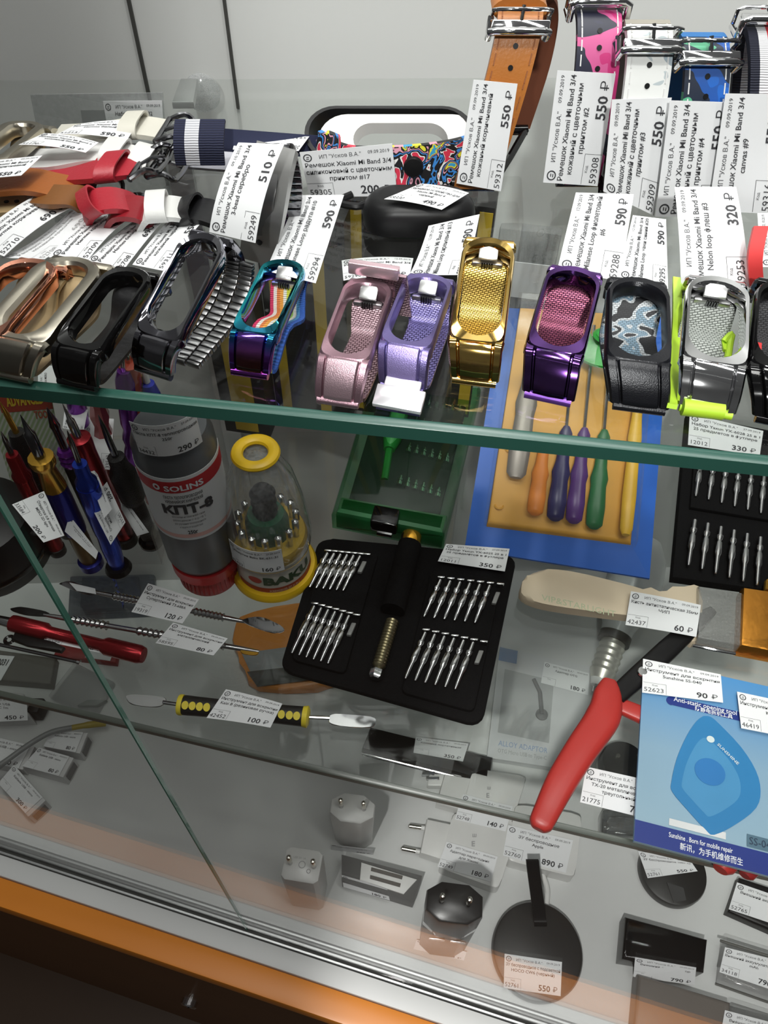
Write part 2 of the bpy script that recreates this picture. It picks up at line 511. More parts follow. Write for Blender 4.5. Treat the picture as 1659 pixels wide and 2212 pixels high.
def quad(pts, anchor, h, mode='far', shelf=ZA, L=0.040, H=0.0235):
    """four tag corners (reading order) from pixels; the anchored edge has heights h above the shelf, the others keep the paper's size"""
    h = h if isinstance(h, (tuple, list)) else (h, h)
    TL, TR, BR, BL = pts
    if anchor == 'F': return [P(*p, shelf + h[0]) for p in pts]
    if anchor == 'L':
        a = P(*TL, shelf + h[0]); d = P(*BL, shelf + h[1]); return [a, at_dist(*TR, a, L, mode), at_dist(*BR, d, L, mode), d]
    if anchor == 'R':
        b = P(*TR, shelf + h[0]); c = P(*BR, shelf + h[1]); return [at_dist(*TL, b, L, mode), b, c, at_dist(*BL, c, L, mode)]
    if anchor == 'B':
        d = P(*BL, shelf + h[0]); c = P(*BR, shelf + h[1]); return [at_dist(*TL, d, H, mode), at_dist(*TR, c, H, mode), c, d]
    if anchor == 'T':
        a = P(*TL, shelf + h[0]); b = P(*TR, shelf + h[1]); return [a, b, at_dist(*BR, b, H, mode), at_dist(*BL, a, H, mode)]


def quad_plane(pts, p0, n, back=0.0):
    out = []
    for i, p in enumerate(pts):
        d = ray(*p); q = p0 + n * (back if i in (1, 2) else 0.0); out.append(CAMP + d * ((q - CAMP).dot(n) / d.dot(n)))
    return out


def quad_y(pts, y, dy=0.0):
    """tag corners on an upright plane facing the front; dy tips its image-top edge back"""
    TL, TR, BR, BL = pts
    return [onray_y(*TL, y), onray_y(*TR, y + dy), onray_y(*BR, y + dy), onray_y(*BL, y)]
# ================================================================== the display case
glass = clear('shelf glass', (0.955, 0.968, 0.958), 1.0, 0.012)
pane_glass = clear('front glass', (0.985, 0.99, 0.988), 0.58, 0.012)
edge_green = mat('green glass edge', (0.028, 0.105, 0.08), 0.25, 0.0, 0.5, var=0.1, vscale=20)
edge_grey = mat('grey glass edge', (0.08, 0.095, 0.08), 0.3, var=0.1, vscale=20)
case_white = mat('white laminate', (0.66, 0.67, 0.66), 0.45, var=0.03, vscale=8)
wall_white = mat('back panel', (0.70, 0.71, 0.69), 0.42, 0.0, 0.6, var=0.03, vscale=6)
alu = mat('aluminium', (0.55, 0.56, 0.56), 0.35, 0.9)
groove = mat('rail groove', (0.05, 0.05, 0.045), 0.6)
orange_lam = mat('orange laminate', (0.72, 0.24, 0.025), 0.35, var=0.05, vscale=10)
brown_lam = mat('brown laminate', (0.16, 0.065, 0.02), 0.45, var=0.12, vscale=8)

Zv = Vector((0, 0, 1))
b0 = P(0, 1892, 0); b1 = P(954, 2212, 0)
bd = (b1 - b0).normalized(); bn = Vector((-bd.y, bd.x, 0))     # along the front, into the case
bref = b0.lerp(b1, 0.5)
def front(x, off=0.0, z=0.0):
    t = (x - bref.x) / bd.x; p = bref + bd * t + bn * off; return Vector((p.x, p.y, z))

k0 = P(0, 172, ZA); k1 = P(1300, 166, ZA)
kd = (k1 - k0).normalized(); kn = Vector((-kd.y, kd.x, 0)); kref = P(560, 171, ZA)
def rear(x, off=0.0, z=0.0):
    t = (x - kref.x) / kd.x; p = kref + kd * t + kn * off; return Vector((p.x, p.y, z))

XL, XR = -0.75, 0.62
floor_b = MB(); floor_b.prism([front(XL, .030), front(XR, .030), rear(XR, .045), rear(XL, .045)], (0, 0, -0.018))
structure('floor', floor_b, case_white)
wl_ = MB(); wl_.prism([rear(XL, .045, -.02), rear(XR, .045, -.02), rear(XR, .06, -.02), rear(XL, .06, -.02)], (0, 0, 1.25))
structure('wall_back', wl_, wall_white)
tr = MB()
tr.prism([front(XL, 0, -.02), front(XR, 0, -.02), front(XR, .016, -.02), front(XL, .016, -.02)], (0, 0, .02), 0.0015)
structure('trim_1', tr, case_white)
tr = MB()
for o in (.0165, .0215, .0265):
    tr.prism([front(XL, o, -.004), front(XR, o, -.004), front(XR, o + .0014, -.004), front(XL, o + .0014, -.004)], (0, 0, .008))
structure('trim_2', tr, alu)
tr = MB(); tr.prism([front(XL, .016, -.006), front(XR, .016, -.006), front(XR, .030, -.006), front(XL, .030, -.006)], (0, 0, .003))
structure('trim_3', tr, groove)
tr = MB(); tr.prism([front(XL, -.022, -.03), front(XR, -.022, -.03), front(XR, -.0005, -.03), front(XL, -.0005, -.03)], (0, 0, .029), 0.002)
structure('trim_4', tr, orange_lam)
tr = MB(); tr.prism([front(XL, -.017, -.75), front(XR, -.017, -.75), front(XR, .002, -.75), front(XL, .002, -.75)], (0, 0, .7195))
structure('wall_front', tr, brown_lam)
tr = MB(); tr.prism([Vector((-1.6, -1.6, -.77)), Vector((1.6, -1.6, -.77)), front(1.6, .05, -.77), front(-1.6, .05, -.77)], (0, 0, .02)); structure('ground', tr, mat('shop floor', (.055, .028, .012), .5, var=.2, vscale=5))

# ---- front glass: two sliding panes that meet at the seam
seam = P(530, 2010, 0); so = (seam - front(seam.x)).dot(bn)
def pane(n, xa, xb, off):
    b = MB(); b.prism([front(xa, off, .003), front(xb, off, .003), front(xb, off + .0016, .003), front(xa, off + .0016, .003)], (0, 0, .95))
    return structure('window_%d' % n, b, pane_glass)
pane(1, seam.x + .0006, XR, so); w = pane(2, XL, seam.x - .0006, so)
e = MB(); e.prism([front(seam.x - .0005, so - .0002, .003), front(seam.x + .0005, so - .0002, .003), front(seam.x + .0005, so + .0018, .003), front(seam.x - .0005, so + .0018, .003)], (0, 0, .95))
part('polished_edge', e, mat('bright green edge', (0.08, 0.30, 0.22), 0.15, 0.0, 0.8), w)

# ---- glass shelves
def shelf(label, f0, f1, top, th, egm, x0, x1, y_rear, loc):
    fd = (f1 - f0); fd.z = 0
    def fr(x): t = (x - f0.x) / fd.x; return Vector((x, f0.y + fd.y * t, 0))
    n = Vector((-fd.y, fd.x, 0)).normalized()
    a, c = fr(x0), fr(x1)
    root = thing('glass_shelf', label, 'shelf', Vector((loc.x, loc.y, top - th)))
    s = MB(); ch = .0012
    s.prism([a + n * .003 + Zv * (top - th), c + n * .003 + Zv * (top - th), y_rear(x1) + Zv * (top - th), y_rear(x0) + Zv * (top - th)], (0, 0, th))
    part('glass_sheet', s, glass, root)
    e = MB()
    e.loft([[p + Zv * (top - th), p + Zv * (top - ch), p + n * ch * 1.6 + Zv * top, p + n * .0031 + Zv * top, p + n * .0031 + Zv * (top - th)] for p in (a, c)])
    part('front_edge', e, egm, root, 'green polished front edge' if egm is edge_green else 'grey polished front edge')
shelf('upper glass shelf with a green front edge carrying the wrist bands', A(0, 829), A(1659, 998), ZA, .0068, edge_green, XL, XR, lambda x: rear(x, 0, 0), A(800, 900))
shelf('middle glass shelf with a thin grey front edge carrying the repair tools', M(0, 1502), M(1659, 1895), ZB, .006, edge_grey, XL, XR, lambda x: rear(x, 0.0, 0), M(800, 1600))

# ---- wall upright, seams and the shelf bracket
def wallpt(px, py): 
    d = ray(px, py); w0 = rear(0, .045); t = (w0 - CAMP).dot(kn) / d.dot(kn); return CAMP + d * t
def upright(n, px, py, w, d, z0, z1, m):
    c = wallpt(px, py); c.z = 0
    b = MB(); b.prism([c - kd * w - kn * d + Zv * z0, c + kd * w - kn * d + Zv * z0, c + kd * w + Zv * z0, c - kd * w + Zv * z0], (0, 0, z1 - z0))
    structure('trim_%d' % n, b, m)
upright(5, 385, 330, .008, .006, 0, .495, alu)
upright(6, 300, 100, .0010, .002, .47, 1.2, groove)
upright(7, 495, 80, .0009, .002, .52, 1.2, groove)
c = A(388, 184); root = thing('shelf_bracket', 'small metal bracket with a round milky pad holding up the rear of the upper shelf', 'bracket', c - Zv * .03)
b = MB(); b.prism([c - kd * .006 - Zv * .0125, c + kd * .006 - Zv * .0125, c + kd * .005 + kn * .030 - Zv * .0125, c - kd * .005 + kn * .030 - Zv * .0125], (0, 0, .004), .001)
part('arm', b, alu, root)
b = MB(); b.lathe(c + kn * .043 - Zv * .022 + kd * .004, [(0, -.001), (.011, 0), (.011, .002), (.007, .005), (0, .006)], 28, -kn)
part('pad', b, clear('milky pad', (.8, .82, .82), 1, .1, .25), root, 'round milky suction pad')
# ---- lock in the cabinet front
d = ray(412, 2160); w0 = front(0, -.017); t = (w0 - CAMP).dot(bn) / d.dot(bn); lk = CAMP + d * t
root = thing('cabinet_lock', 'round chrome lock on the dark cabinet front below the orange ledge', 'lock', lk)
b = MB(); b.lathe(lk, [(0, .0), (.010, .0), (.010, .006), (.0085, .0075), (.003, .0075), (.0028, .006), (0, .006)], 28, -bn); part('cylinder', b, chrome, root)
b = MB(); b.box(lk - bn * .0078, bd * .0007, Zv * .0035, bn * .0006); part('keyhole', b, black_matt, root)
# ================================================================== metal wrist bands on the upper shelf
def capsule(hl, hw, n=12):
    """outline of a rounded slot, half length hl, half width hw, as (along, across); starts at the rear"""
    r = min(hw, hl); out = []
    for k in range(n + 1):
        a = -PI / 2 + PI * k / n; out.append((hl - r + r * math.cos(a), r * math.sin(a) * hw / r))
    for k in range(n + 1):
        a = PI / 2 + PI * k / n; out.append((-hl + r + r * math.cos(a), r * math.sin(a) * hw / r))
    return out


def squared(hl, hw, n=12):
    """like capsule but with a squarer front end, where the frame runs on into its foot"""
    o = capsule(hl, hw, n); k = len(o) // 2; out = o[:k]
    for i in range(k):
        a = PI / 2 + PI * i / (k - 1); c, s_ = math.cos(a), math.sin(a); e = 2 / 4.5
        r = min(hw, hl) * .8
        out.append((-hl + r - r * abs(c) ** e, hw * (1 if s_ > 0 else -1) * abs(s_) ** e))
    return out


def band(label, Apx, Bpx, Cpx, w, frame_m, panel_m, strap_m, tags=(), rail=.0017, blen=.044, strap='loop', clasp=True, inner_m=None, hB=.016, pin_m=None, shift=0.0, group='metal wrist bands standing along the shelf front'):
    a = A(*Apx, .0025); b_ = A(*Bpx, hB)
    c = at_dist(*Cpx, b_, blen, 'far')
    if c.z < ZA + .008: c = A(*Cpx, .008)
    if c.z > ZA + .04: c = A(*Cpx, .04)
    D = c - b_; Dh = Vector((D.x, D.y, 0)).normalized(); T = Vector((Dh.y, -Dh.x, 0))   # T points right
    L = D.length; ax = D.normalized(); N = T.cross(ax).normalized()
    if N.z < 0: N = -N
    mid = (b_ + c) / 2
    root = thing('wrist_band', label, 'wrist band', a, group)
    hl, hw = L / 2 + .001, w / 2
    arch = .0022
    def S(s, t, h): return mid + ax * s + T * t + N * (h + arch * (1 - (s / hl) ** 2))
    out = squared(hl, hw); inn = capsule(hl - .0035, hw - rail); inn2 = capsule(hl - .0045, hw - rail * 1.25)
    outb = squared(hl - .001, hw * .96)
    rings = []
    prof = [(out, -.0022), (squared(hl - .0004, hw - .0004), -.0006), (squared(hl - .0012, hw - rail * .45), 0.0), (inn, -.0006), (inn2, -.002), (inn2, -.0065), (outb, -.0062)]
    m = MB()
    m.loft([[S(s, t, h) for s, t in o] for o, h in prof], caps=False, loop=True)
    # front lug: tapering block from the frame down to the pin
    p0 = S(-hl + .0026, 0, -.0014); p3 = a
    dn = -N
    ctl = [p0, p0 - ax * .0035 - N * .0002, p0.lerp(p3, .55) - Dh * .0022 + Zv * .0012, p3 + Zv * .001]
    cen = smooth(ctl, 5); R = len(cen) - 1
    rings = []; ptop = []
    for i, p in enumerate(cen):
        t = (cen[min(i + 1, R)] - cen[max(i - 1, 0)]).normalized(); nn = T.cross(t).normalized()
        if nn.dot(N - Dh) < 0: nn = -nn
        u = i / R; hwid = hw * (1.0 - .12 * u); th = .0056 * (1 - u) + .003 * u
        ptop.append((p, nn, hwid, t))
        rings.append([p + T * x * hwid + nn * y for x, y in ((-1, -th * .6), (-1, -.0004), (-.93, .0006), (-.70, .0008), (-.66, -.0003), (.66, -.0003), (.70, .0008), (.93, .0006), (1, -.0004), (1, -th * .6), (.8, -th), (-.8, -th))])
    m.loft(rings)
    # rear lug
    q0 = S(hl - .0032, 0, -.0028); q3 = q0 + Dh * .010 - Zv * min(.012, q0.z - ZA - .004)
    cen2 = smooth([q0, q0 + ax * .003, q0.lerp(q3, .6) + Dh * .002 + Zv * .001, q3], 4); R2 = len(cen2) - 1; rings = []
    for i, p in enumerate(cen2):
        t = (cen2[min(i + 1, R2)] - cen2[max(i - 1, 0)]).normalized(); nn = T.cross(t).normalized()
        if nn.dot(N + Dh) < 0: nn = -nn
        u = i / R2; hwid = hw * (1 - .14 * u); th = .0055 * (1 - u) + .003 * u
        rings.append([p + T * x * hwid + nn * y for x, y in ((-1, -th * .6), (-1, -.0004), (-.9, .0006), (.9, .0006), (1, -.0004), (1, -th * .6), (.8, -th), (-.8, -th))])
    m.loft(rings)
    part('frame', m, frame_m, root)
    # raised plate on the front lug
    m = MB()
    pl = ptop[3:]; rings = []
    for i, (p, nn, hwid, t) in enumerate(pl):
        e = .0 if 0 < i < len(pl) - 1 else -.0006
        rings.append([p + T * x * hwid + nn * y for x, y in ((-.62, -.0008), (-.62, .0006 + e), (-.57, .0013 + e), (0, .0016 + e), (.57, .0013 + e), (.62, .0006 + e), (.62, -.0008))])
    m.loft(rings); part('front_plate', m, panel_m, root)
    m = MB(); m.tube([a - T * hw * .78, a + T * hw * .78], .0016, 12); part('pin', m, pin_m or frame_m, root)
    # clasp seen inside the rear of the opening
    if clasp:
        m = MB(); k = S(hl - .0062, 0, -.0045)
        cn = (Zv * .84 - Dh * .54).normalized(); m.box(k + N * .001, T * hw * .36, T.cross(cn).normalized() * .0026, cn * .0008, .0004)
        m.box(k - N * .0032 - ax * .0012, T * hw * .58, ax * .0012, N * .0012, .0004)
        cl = part('clasp', m, mat('bright clasp steel', (.55, .55, .55), .3, .95), root)
        m = MB()
        for i in range(5): m.tube([k - N * .003 - ax * .0028 + T * (i - 2) * .0009 - N * .001, k - N * .003 - ax * .0028 + T * (i - 2) * .0009 + N * .0014], .0004, 6)
        part('spring', m, darksteel, cl)
    # strap that runs back under the frame to the pin
    sw = w * (.80 if strap != 'wide' else .92)
    r0 = S(hl - .008, 0, -.009)
    if strap in ('loop', 'wide', 'bent'):
        z1 = ZA + .0014
        e0 = a + Dh * .006; e0.z = z1; e1 = r0 - Dh * .010; e1.z = z1 + .001
        path = [S(hl - .004, 0, -.0075) + Dh * .004, r0, r0.lerp(e1, .5) - Zv * .002, e1, e1.lerp(e0, .5), e0, a + Dh * .002 + Zv * .0005]
        if strap == 'bent': path[4] = path[4] + Zv * .006
        path = [p + T * shift * (1 - abs(i - 3) / 4) for i, p in enumerate(path)]
        m = MB(); m.ribbon(path, T, sw, .0013, 2, 4); part('strap', m, strap_m, root)
    for tg in tags: tag(root, *tg[0], **tg[1])
    return root, dict(a=a, b=b_, c=c, T=T, Dh=Dh, ax=ax, N=N, S=S, hl=hl, hw=hw)


MB3 = 'Ремешок Xiaomi Mi Band 3'; MB34 = 'Ремешок Xiaomi Mi Band 3/4'; MB2 = 'Ремешок Xiaomi Mi Band 2'
rose_m = mat('rose satin metal', (0.42, 0.26, 0.31), 0.32, 0.85, bump=.15, bscale=3000)
rose_p = mat('rose satin plate', (0.52, 0.36, 0.41), 0.34, 0.75, bump=.2, bscale=3000)
lil_m = mat('lilac satin metal', (0.22, 0.18, 0.42), 0.3, 0.85, bump=.15, bscale=3000)
lil_p = mat('lilac satin plate', (0.36, 0.29, 0.62), 0.34, 0.7, bump=.2, bscale=3000)
gold_m = mat('gold mirror', (0.86, 0.58, 0.18), 0.07, 1.0, var=.02)
vio_m = mat('violet mirror', (0.13, 0.05, 0.24), 0.08, 1.0, coat=.4)
camo_m = mat('black satin metal', (0.010, 0.0105, 0.014), 0.3, 0.3, bump=.15, bscale=2500)
cop_m = mat('copper mirror', (0.85, 0.38, 0.26), 0.08, 1.0)
chp_m = mat('champagne brushed metal', (0.50, 0.46, 0.38), 0.28, 1.0, var=.05)
gun_m = mat('gunmetal mirror', (0.30, 0.30, 0.33), 0.07, 1.0)


def iris(name, stops, rough=.08):
    m = mat(name, (.5, .5, .5), rough, 1.0); nt = m.node_tree; n = nt.nodes; l = nt.links; b = n['Principled BSDF']
    tc = n.new('ShaderNodeTexCoord'); sp = n.new('ShaderNodeSeparateXYZ'); l.new(tc.outputs['Object'], sp.inputs[0])
    mr = n.new('ShaderNodeMapRange'); mr.inputs[1].default_value = 0.0; mr.inputs[2].default_value = .03; l.new(sp.outputs[2], mr.inputs[0])
    l.new(ramp(n, l, mr.outputs[0], stops), b.inputs['Base Color']); return m
link_m = mat('brushed link steel', (.34, .34, .34), .3, 1.0, var=.2, vscale=400)
rain_m = iris('rainbow mirror', [(0, (.30, .06, .40)), (.25, (.35, .10, .70)), (.38, (.05, .16, .60)), (.48, (.02, .30, .36)), (.65, (.04, .30, .22)), (.85, (.25, .36, .10))])
rainp_m = iris('rainbow plate', [(0, (.35, .12, .10)), (.2, (.30, .10, .12)), (.35, (.40, .12, .55)), (.5, (.25, .15, .85)), (.6, (.02, .35, .55)), (1, (.1, .5, .4))])
rainbow = stripes('rainbow nylon', [(.65, .03, .12), (.8, .75, .7), (.7, .2, .05), (.8, .35, .05), (.75, .75, .7), (.6, .65, .05), (.3, .55, .1), (.8, .8, .75), (.1, .35, .7), (.03, .12, .5)], 0, 13)
rose_mesh = weave('rose mesh', (.55, .38, .42), (.10, .05, .06))
lil_mesh = weave('lilac mesh', (.36, .32, .70), (.05, .04, .12))
gold_mesh = weave('gold mesh', (.80, .58, .16), (.16, .09, .01))
vio_mesh = weave('violet mesh', (.30, .09, .14), (.03, .008, .03))
grey_knit = weave('grey nylon', (.50, .53, .50), (.10, .11, .10), .8, .8, 0.0)
black_mesh = weave('black nylon', (.03, .03, .035), (.005, .005, .006), .9, .6, 0.0)
red_leather = mat('red leather', (0.42, 0.02, 0.035), 0.42, bump=.25, bscale=900)
brown_leather = mat('saddle leather', (0.35, 0.11, 0.025), 0.4, bump=.25, bscale=700)
tan_leather = mat('tan leather', (0.50, 0.36, 0.19), 0.55, bump=.2)
white_leather = mat('white leather', (0.74, 0.74, 0.72), 0.5, bump=.2)
cream_leather = mat('cream leather', (0.66, 0.64, 0.56), 0.5, bump=.2)
black_leather = mat('black leather', (0.006, 0.006, 0.007), 0.4, bump=.2)


def camo(n, l, uv):
    nz = n.new('ShaderNodeTexNoise'); nz.inputs['Scale'].default_value = .13; nz.inputs['Detail'].default_value = 1; nz.inputs['Distortion'].default_value = .3
    l.new(uv, nz.inputs['Vector'])
    c = ramp(n, l, nz.outputs['Fac'], [(0, (.012, .013, .016)), (.42, (.50, .53, .55)), (.5, (.20, .30, .38)), (.62, (.55, .58, .6)), (.67, (.02, .02, .025))], True)
    br = n.new('ShaderNodeTexBrick'); br.inputs['Scale'].default_value = 1; br.inputs['Brick Width'].default_value = 1.5; br.inputs['Row Height'].default_value = .75
    br.inputs['Mortar Size'].default_value = .14; br.inputs['Color1'].default_value = (1, 1, 1, 1); br.inputs['Color2'].default_value = (.8, .8, .8, 1); br.inputs['Mortar'].default_value = (.15, .15, .15, 1)
    l.new(uv, br.inputs[0])
    mx = n.new('ShaderNodeMix'); mx.data_type = 'RGBA'; mx.blend_type = 'MULTIPLY'; mx.inputs[0].default_value = .8
    l.new(c, mx.inputs[6]); l.new(br.outputs[0], mx.inputs[7]); return mx.outputs[2], None
camo_s = patterned('camouflage mesh', camo, .5, .3)

# copper band at the left edge, partly outside the picture
band('shiny copper band at the left end of the front row, behind the champagne frame', (-92, 800), (-60, 722), (88, 560), .022, cop_m, cop_m, tan_leather, clasp=False)
band('champagne brushed metal band with wide rails at the left of the front row', (10, 808), (24, 730), (172, 556), .0265, chp_m, chp_m, tan_leather, rail=.0048, clasp=False, blen=.048,
     tags=[((quad([(-66, 527), (84, 419), (159, 446), (9, 554)], 'L', .006), [MB3, 'Hermes коричневый'], '690', '52710', '03.07.2019'), dict(curl=.0015))])
band('gloss black band leaning beside the champagne one', (168, 829), (164, 752), (292, 578), .0190, black_gloss, black_gloss, black_leather, clasp=False, rail=.002,
     tags=[((quad([(2, 557), (151, 456), (206, 445), (97, 560)], 'L', .004), [MB3, 'кожаный красный'], '690', '52708', '03.07.2019'), dict(curl=-.002, faint=True))])
_, g = band('mirror gunmetal band with a bracelet of steel links at its right', (332, 803), (337, 727), (452, 504), .0185, gun_m, gun_m, black_leather, clasp=False, strap='none')
# bracelet of links lying to the right of the steel band
root = _; T, Dh = g['T'], g['Dh']
pth = [A(505, 560, .020), A(500, 610, .012), A(470, 680, .007), A(425, 735, .0055), A(385, 782, .004)]
sm_ = smooth(pth, 5)
for i in range(0, len(sm_) - 1):
    p, q = sm_[i], sm_[i + 1]; t = (q - p); tn = t.normalized(); wv = T * .0; wv = T
    nn = wv.cross(tn).normalized(); nn = nn if nn.z > 0 else -nn
    m = MB()
    for k, (o, hwid) in enumerate(((-.0058, .0026), (0, .0028), (.0058, .0026))):
        sh = t * (.25 if k == 1 else -.05)
        m.box(p + t * .5 + sh + wv * o, wv * hwid, t * .42, nn * .0013, .0004)
    part('link', m, link_m, root)
tag(root, quad([(187, 563), (287, 479), (358, 470), (261, 592)], 'L', .006), [MB3, 'Hermes белый'], '690', '52708', '03.07.2019', curl=.0006)
tag(root, quad([(452, 501), (515, 308), (614, 312), (552, 525)], 'L', .030, 'mid'), [MB34, '3-bead серебро'], '510', '59249', '09.10.2019', curl=.003)

band('rainbow mirror band with a striped rainbow nylon strap', (540, 806), (546, 718), (622, 561), .0172, rain_m, rainp_m, rainbow, strap='bent', shift=.003,
     tags=[((quad([(574, 585), (644, 422), (743, 421), (682, 612)], 'L', .014), ['Ремешок Xiaomi Mi Band 3/4', 'Milanese Loop радуга #10'], '590', '59294', '12.09.2019'), {})])
band('satin rose pink band with a rose mesh loop', (730, 868), (742, 774), (803, 602), .0187, rose_m, rose_p, rose_mesh, shift=.003,
     tags=[((quad([(738, 563), (893, 558), (884, 600), (742, 606)], 'B', .004), [MB34, 'Milanese Loop'], '590', '59290', '12.09.2019'), dict(curl=.001))])
lil, g = band('satin lilac band with a clasp plate painted pale as glare at its front foot', (868, 838), (874, 746), (932, 592), .0193, lil_m, lil_p, lil_mesh, shift=.003,
     tags=[((quad([(884, 594), (926, 488), (1036, 463), (1006, 594)], 'L', .012), [MB34, 'Milanese Loop сиреневый #13'], '590', '59297', '12.09.2019'), dict(curl=-.002))])
T = g['T']; Dh = g['Dh']
c = A(862, 862, .004)
m = MB(); m.box(c, T * .0086, (Dh * .8 + Zv * .25).normalized() * .0042, (Zv * .95 - Dh * .3).normalized() * .0011, .0005)
m.box(c + Dh * .004 + Zv * .0012, T * .0064, (Dh * .8 + Zv * .3).normalized() * .0035, (Zv * .95 - Dh * .3).normalized() * .0011, .0005)
part('clasp_plate', m, mat('clasp with painted glare', (.93, .91, .97), .22, .55), lil, 'polished clasp plate painted pale as lamp glare')  # pale base colour stands in for lamp glare on the metal
m = MB(); c2 = A(862, 880, .0012); m.ribbon([c + Dh * .004 - Zv * .001, c2 + Dh * .003, c2 - Dh * .002], T, .0155, .0014, 2, 3); part('strap_end', m, lil_mesh, lil)
# rose clasp bar behind the rose frame
rose = [o for o in COL.objects if o.get('label', '').startswith('satin rose')][0]
c = A(808, 583, .022); m = MB(); m.box(c, T * .0095, Zv * .0024, Dh * .0016, .0006); part('clasp_plate', m, mat('polished pink clasp', (.86, .62, .68), .2, .7), rose, 'polished pink clasp bar')
m = MB(); m.ribbon([c + T * .004 - Zv * .002 + Dh * .002, c + T * .005 - Zv * .010 + Dh * .003, c + T * .007 - Zv * .018], T, .0155, .0014, 2, 3); part('strap_end', m, rose_mesh, rose)

band('polished gold band with a gold mesh loop, tallest of the row', (1024, 824), (1028, 737), (1060, 513), .0198, gold_m, gold_m, gold_mesh, blen=.047)
band('dark violet mirror band with a wine-coloured mesh loop', (1183, 860), (1197, 758), (1246, 576), .0208, vio_m, vio_m, vio_mesh, clasp=False, pin_m=mat('violet pin', (.16, .06, .34), .3, .6),
     tags=[((quad([(1204, 582), (1244, 416), (1369, 420), (1338, 608)], 'L', .010), [MB34, 'Milanese Loop фиолетовый', '#6'], '590', '59288', '12.09.2019'), dict(curl=.001))])
band('black satin band with a grey camouflage mesh loop', (1380, 882), (1380, 780), (1379, 599), .0225, camo_m, camo_m, camo_s, strap='wide', clasp=False,
     tags=[((quad([(1334, 602), (1367, 465), (1439, 474), (1443, 624)], 'L', .008), [MB34, 'Milanese Loop хаки синий #20'], '590', '59295', '12.09.2019'), {})])
lime = mat('lime rubber', (.50, .78, .04), .45)
chb, g = band('chrome band with a grey nylon strap edged in lime', (1524, 888), (1544, 783), (1552, 597), .0225, chrome, chrome, grey_knit, pin_m=lime,
     tags=[((quad([(1471, 623), (1457, 404), (1590, 404), (1620, 623)], 'L', .010), [MB34, 'Nelon loop флеш #3'], '320', '59253'), dict(curl=.0012))])
T, Dh = g['T'], g['Dh']
m = MB()
m.ribbon([A(1585, 665, .004), A(1560, 705, .003), A(1568, 760, .003)], T, .0022, .002, 1, 4)
m.tube(smooth([A(1564, 738, .004), A(1580, 722, .006), A(1577, 742, .004), A(1572, 775, .003)], 4), .0013, 8)
m.box(A(1606, 737, .004), T * .0016, Dh * .0020, Zv * .001, .0004)
m.ribbon([A(1463, 600, .012), A(1462, 700, .003), A(1452, 850, .003), A(1452, 878, .006)], T, .0034, .0016, 1, 4)
m.tube([A(1474, 879, .004), A(1562, 889, .004)], .0030, 12)
part('lime_edge', m, lime, chb, 'lime green strap edge')
redm = mat('red rubber', (.70, .05, .05), .5)
bb, g = band('gloss black band with a red edged strap at the right end of the row', (1692, 915), (1695, 800), (1706, 606), .0235, black_gloss, black_gloss, black_mesh, clasp=False,
     tags=[((quad([(1643, 577), (1636, 461), (1742, 460), (1750, 577)], 'L', .012), ['Ремешок Xiaomi Mi Band 3/4', 'Nelon loop'], '320', '59255', '02.10.2019'), dict(plain=None))])
m = MB(); m.ribbon([A(1643, 490, .030), A(1630, 560, .022), A(1638, 640, .006)], side(1640, 560, ZA), .0055, .0016, 1, 4)
m.ribbon([A(1640, 690, .003), A(1636, 780, .003)], side(1640, 700, ZA), .0022, .0016, 1, 2)
part('red_edge', m, redm, bb, 'red strap edge')
# ================================================================== straps and goods at the rear of the upper shelf
def flat_strap(label, pts, w, m, name='leather_strap', cat='strap', keepers=(), km=None, buckle=None, group='leather straps lying at the rear', th=.0022, edge=None, face=0.0):
    """strap lying along pixel points (px, py, h); keepers at 0..1; buckle = direction in pixels from the end"""
    path = [A(x, y, h) for x, y, h in pts]
    d = (path[-1] - path[0]).normalized(); v = Zv.cross(d).normalized()
    wd = (v * math.cos(face) + Zv * math.sin(face)).normalized()
    root = thing(name, label, cat, A(pts[0][0], pts[0][1]), group)
    b = MB(); b.ribbon(path, wd, w, th, 4, 4); part('strap', b, m, root)
    sm = smooth(path, 6); n = len(sm) - 1
    for k in keepers:
        i = int(k * n); p = sm[i]; t = (sm[min(i + 1, n)] - sm[max(i - 1, 0)]).normalized(); up = wd.cross(t).normalized(); up = up if up.z > 0 else -up
        b = MB(); r = []
        for a in range(24):
            g = 2 * PI * a / 24
            r.append(p + wd * (w * .58) * (abs(math.cos(g)) ** .6) * (1 if math.cos(g) > 0 else -1) + up * (.0042 * math.sin(g) + .001))
        b.loft([[q + t * (x * .0042) + (q - p) * s * .0 for q in r] for x, s in ((-1, 0), (-.8, 0), (.8, 0), (1, 0))], caps=False)
        ri = [[p + (q - p) * .86 + t * (x * .0042) for q in r] for x in (-1, 1)]
        b.loft(ri, caps=False)
        for x in (-1, 1):
            a_ = [p + (q - p) + t * (x * .0042) for q in r]; c_ = [p + (q - p) * .86 + t * (x * .0042) for q in r]
            b.loft([a_, c_], caps=False)
        part('keeper', b, km or m, root)
    if buckle:
        e = path[-1]; t = (path[-1] - path[-2]).normalized(); up = wd.cross(t).normalized(); up = up if up.z > 0 else -up
        b = MB(); h = w * .62
        b.tube([e - wd * h, e + wd * h], .0016, 10)
        fr = [e - wd * h, e - wd * h + t * .007 + up * .0035, e - wd * h * .8 + t * .012 + up * .001, e + wd * h * .8 + t * .012 + up * .001, e + wd * h + t * .007 + up * .0035, e + wd * h]
        b.tube(smooth(fr, 3), .0013, 8)
        b.tube([e, e + t * .006 + up * .003, e + t * .012 + up * .0028], .001, 8)
        part('buckle', b, darksteel, root)
    return root


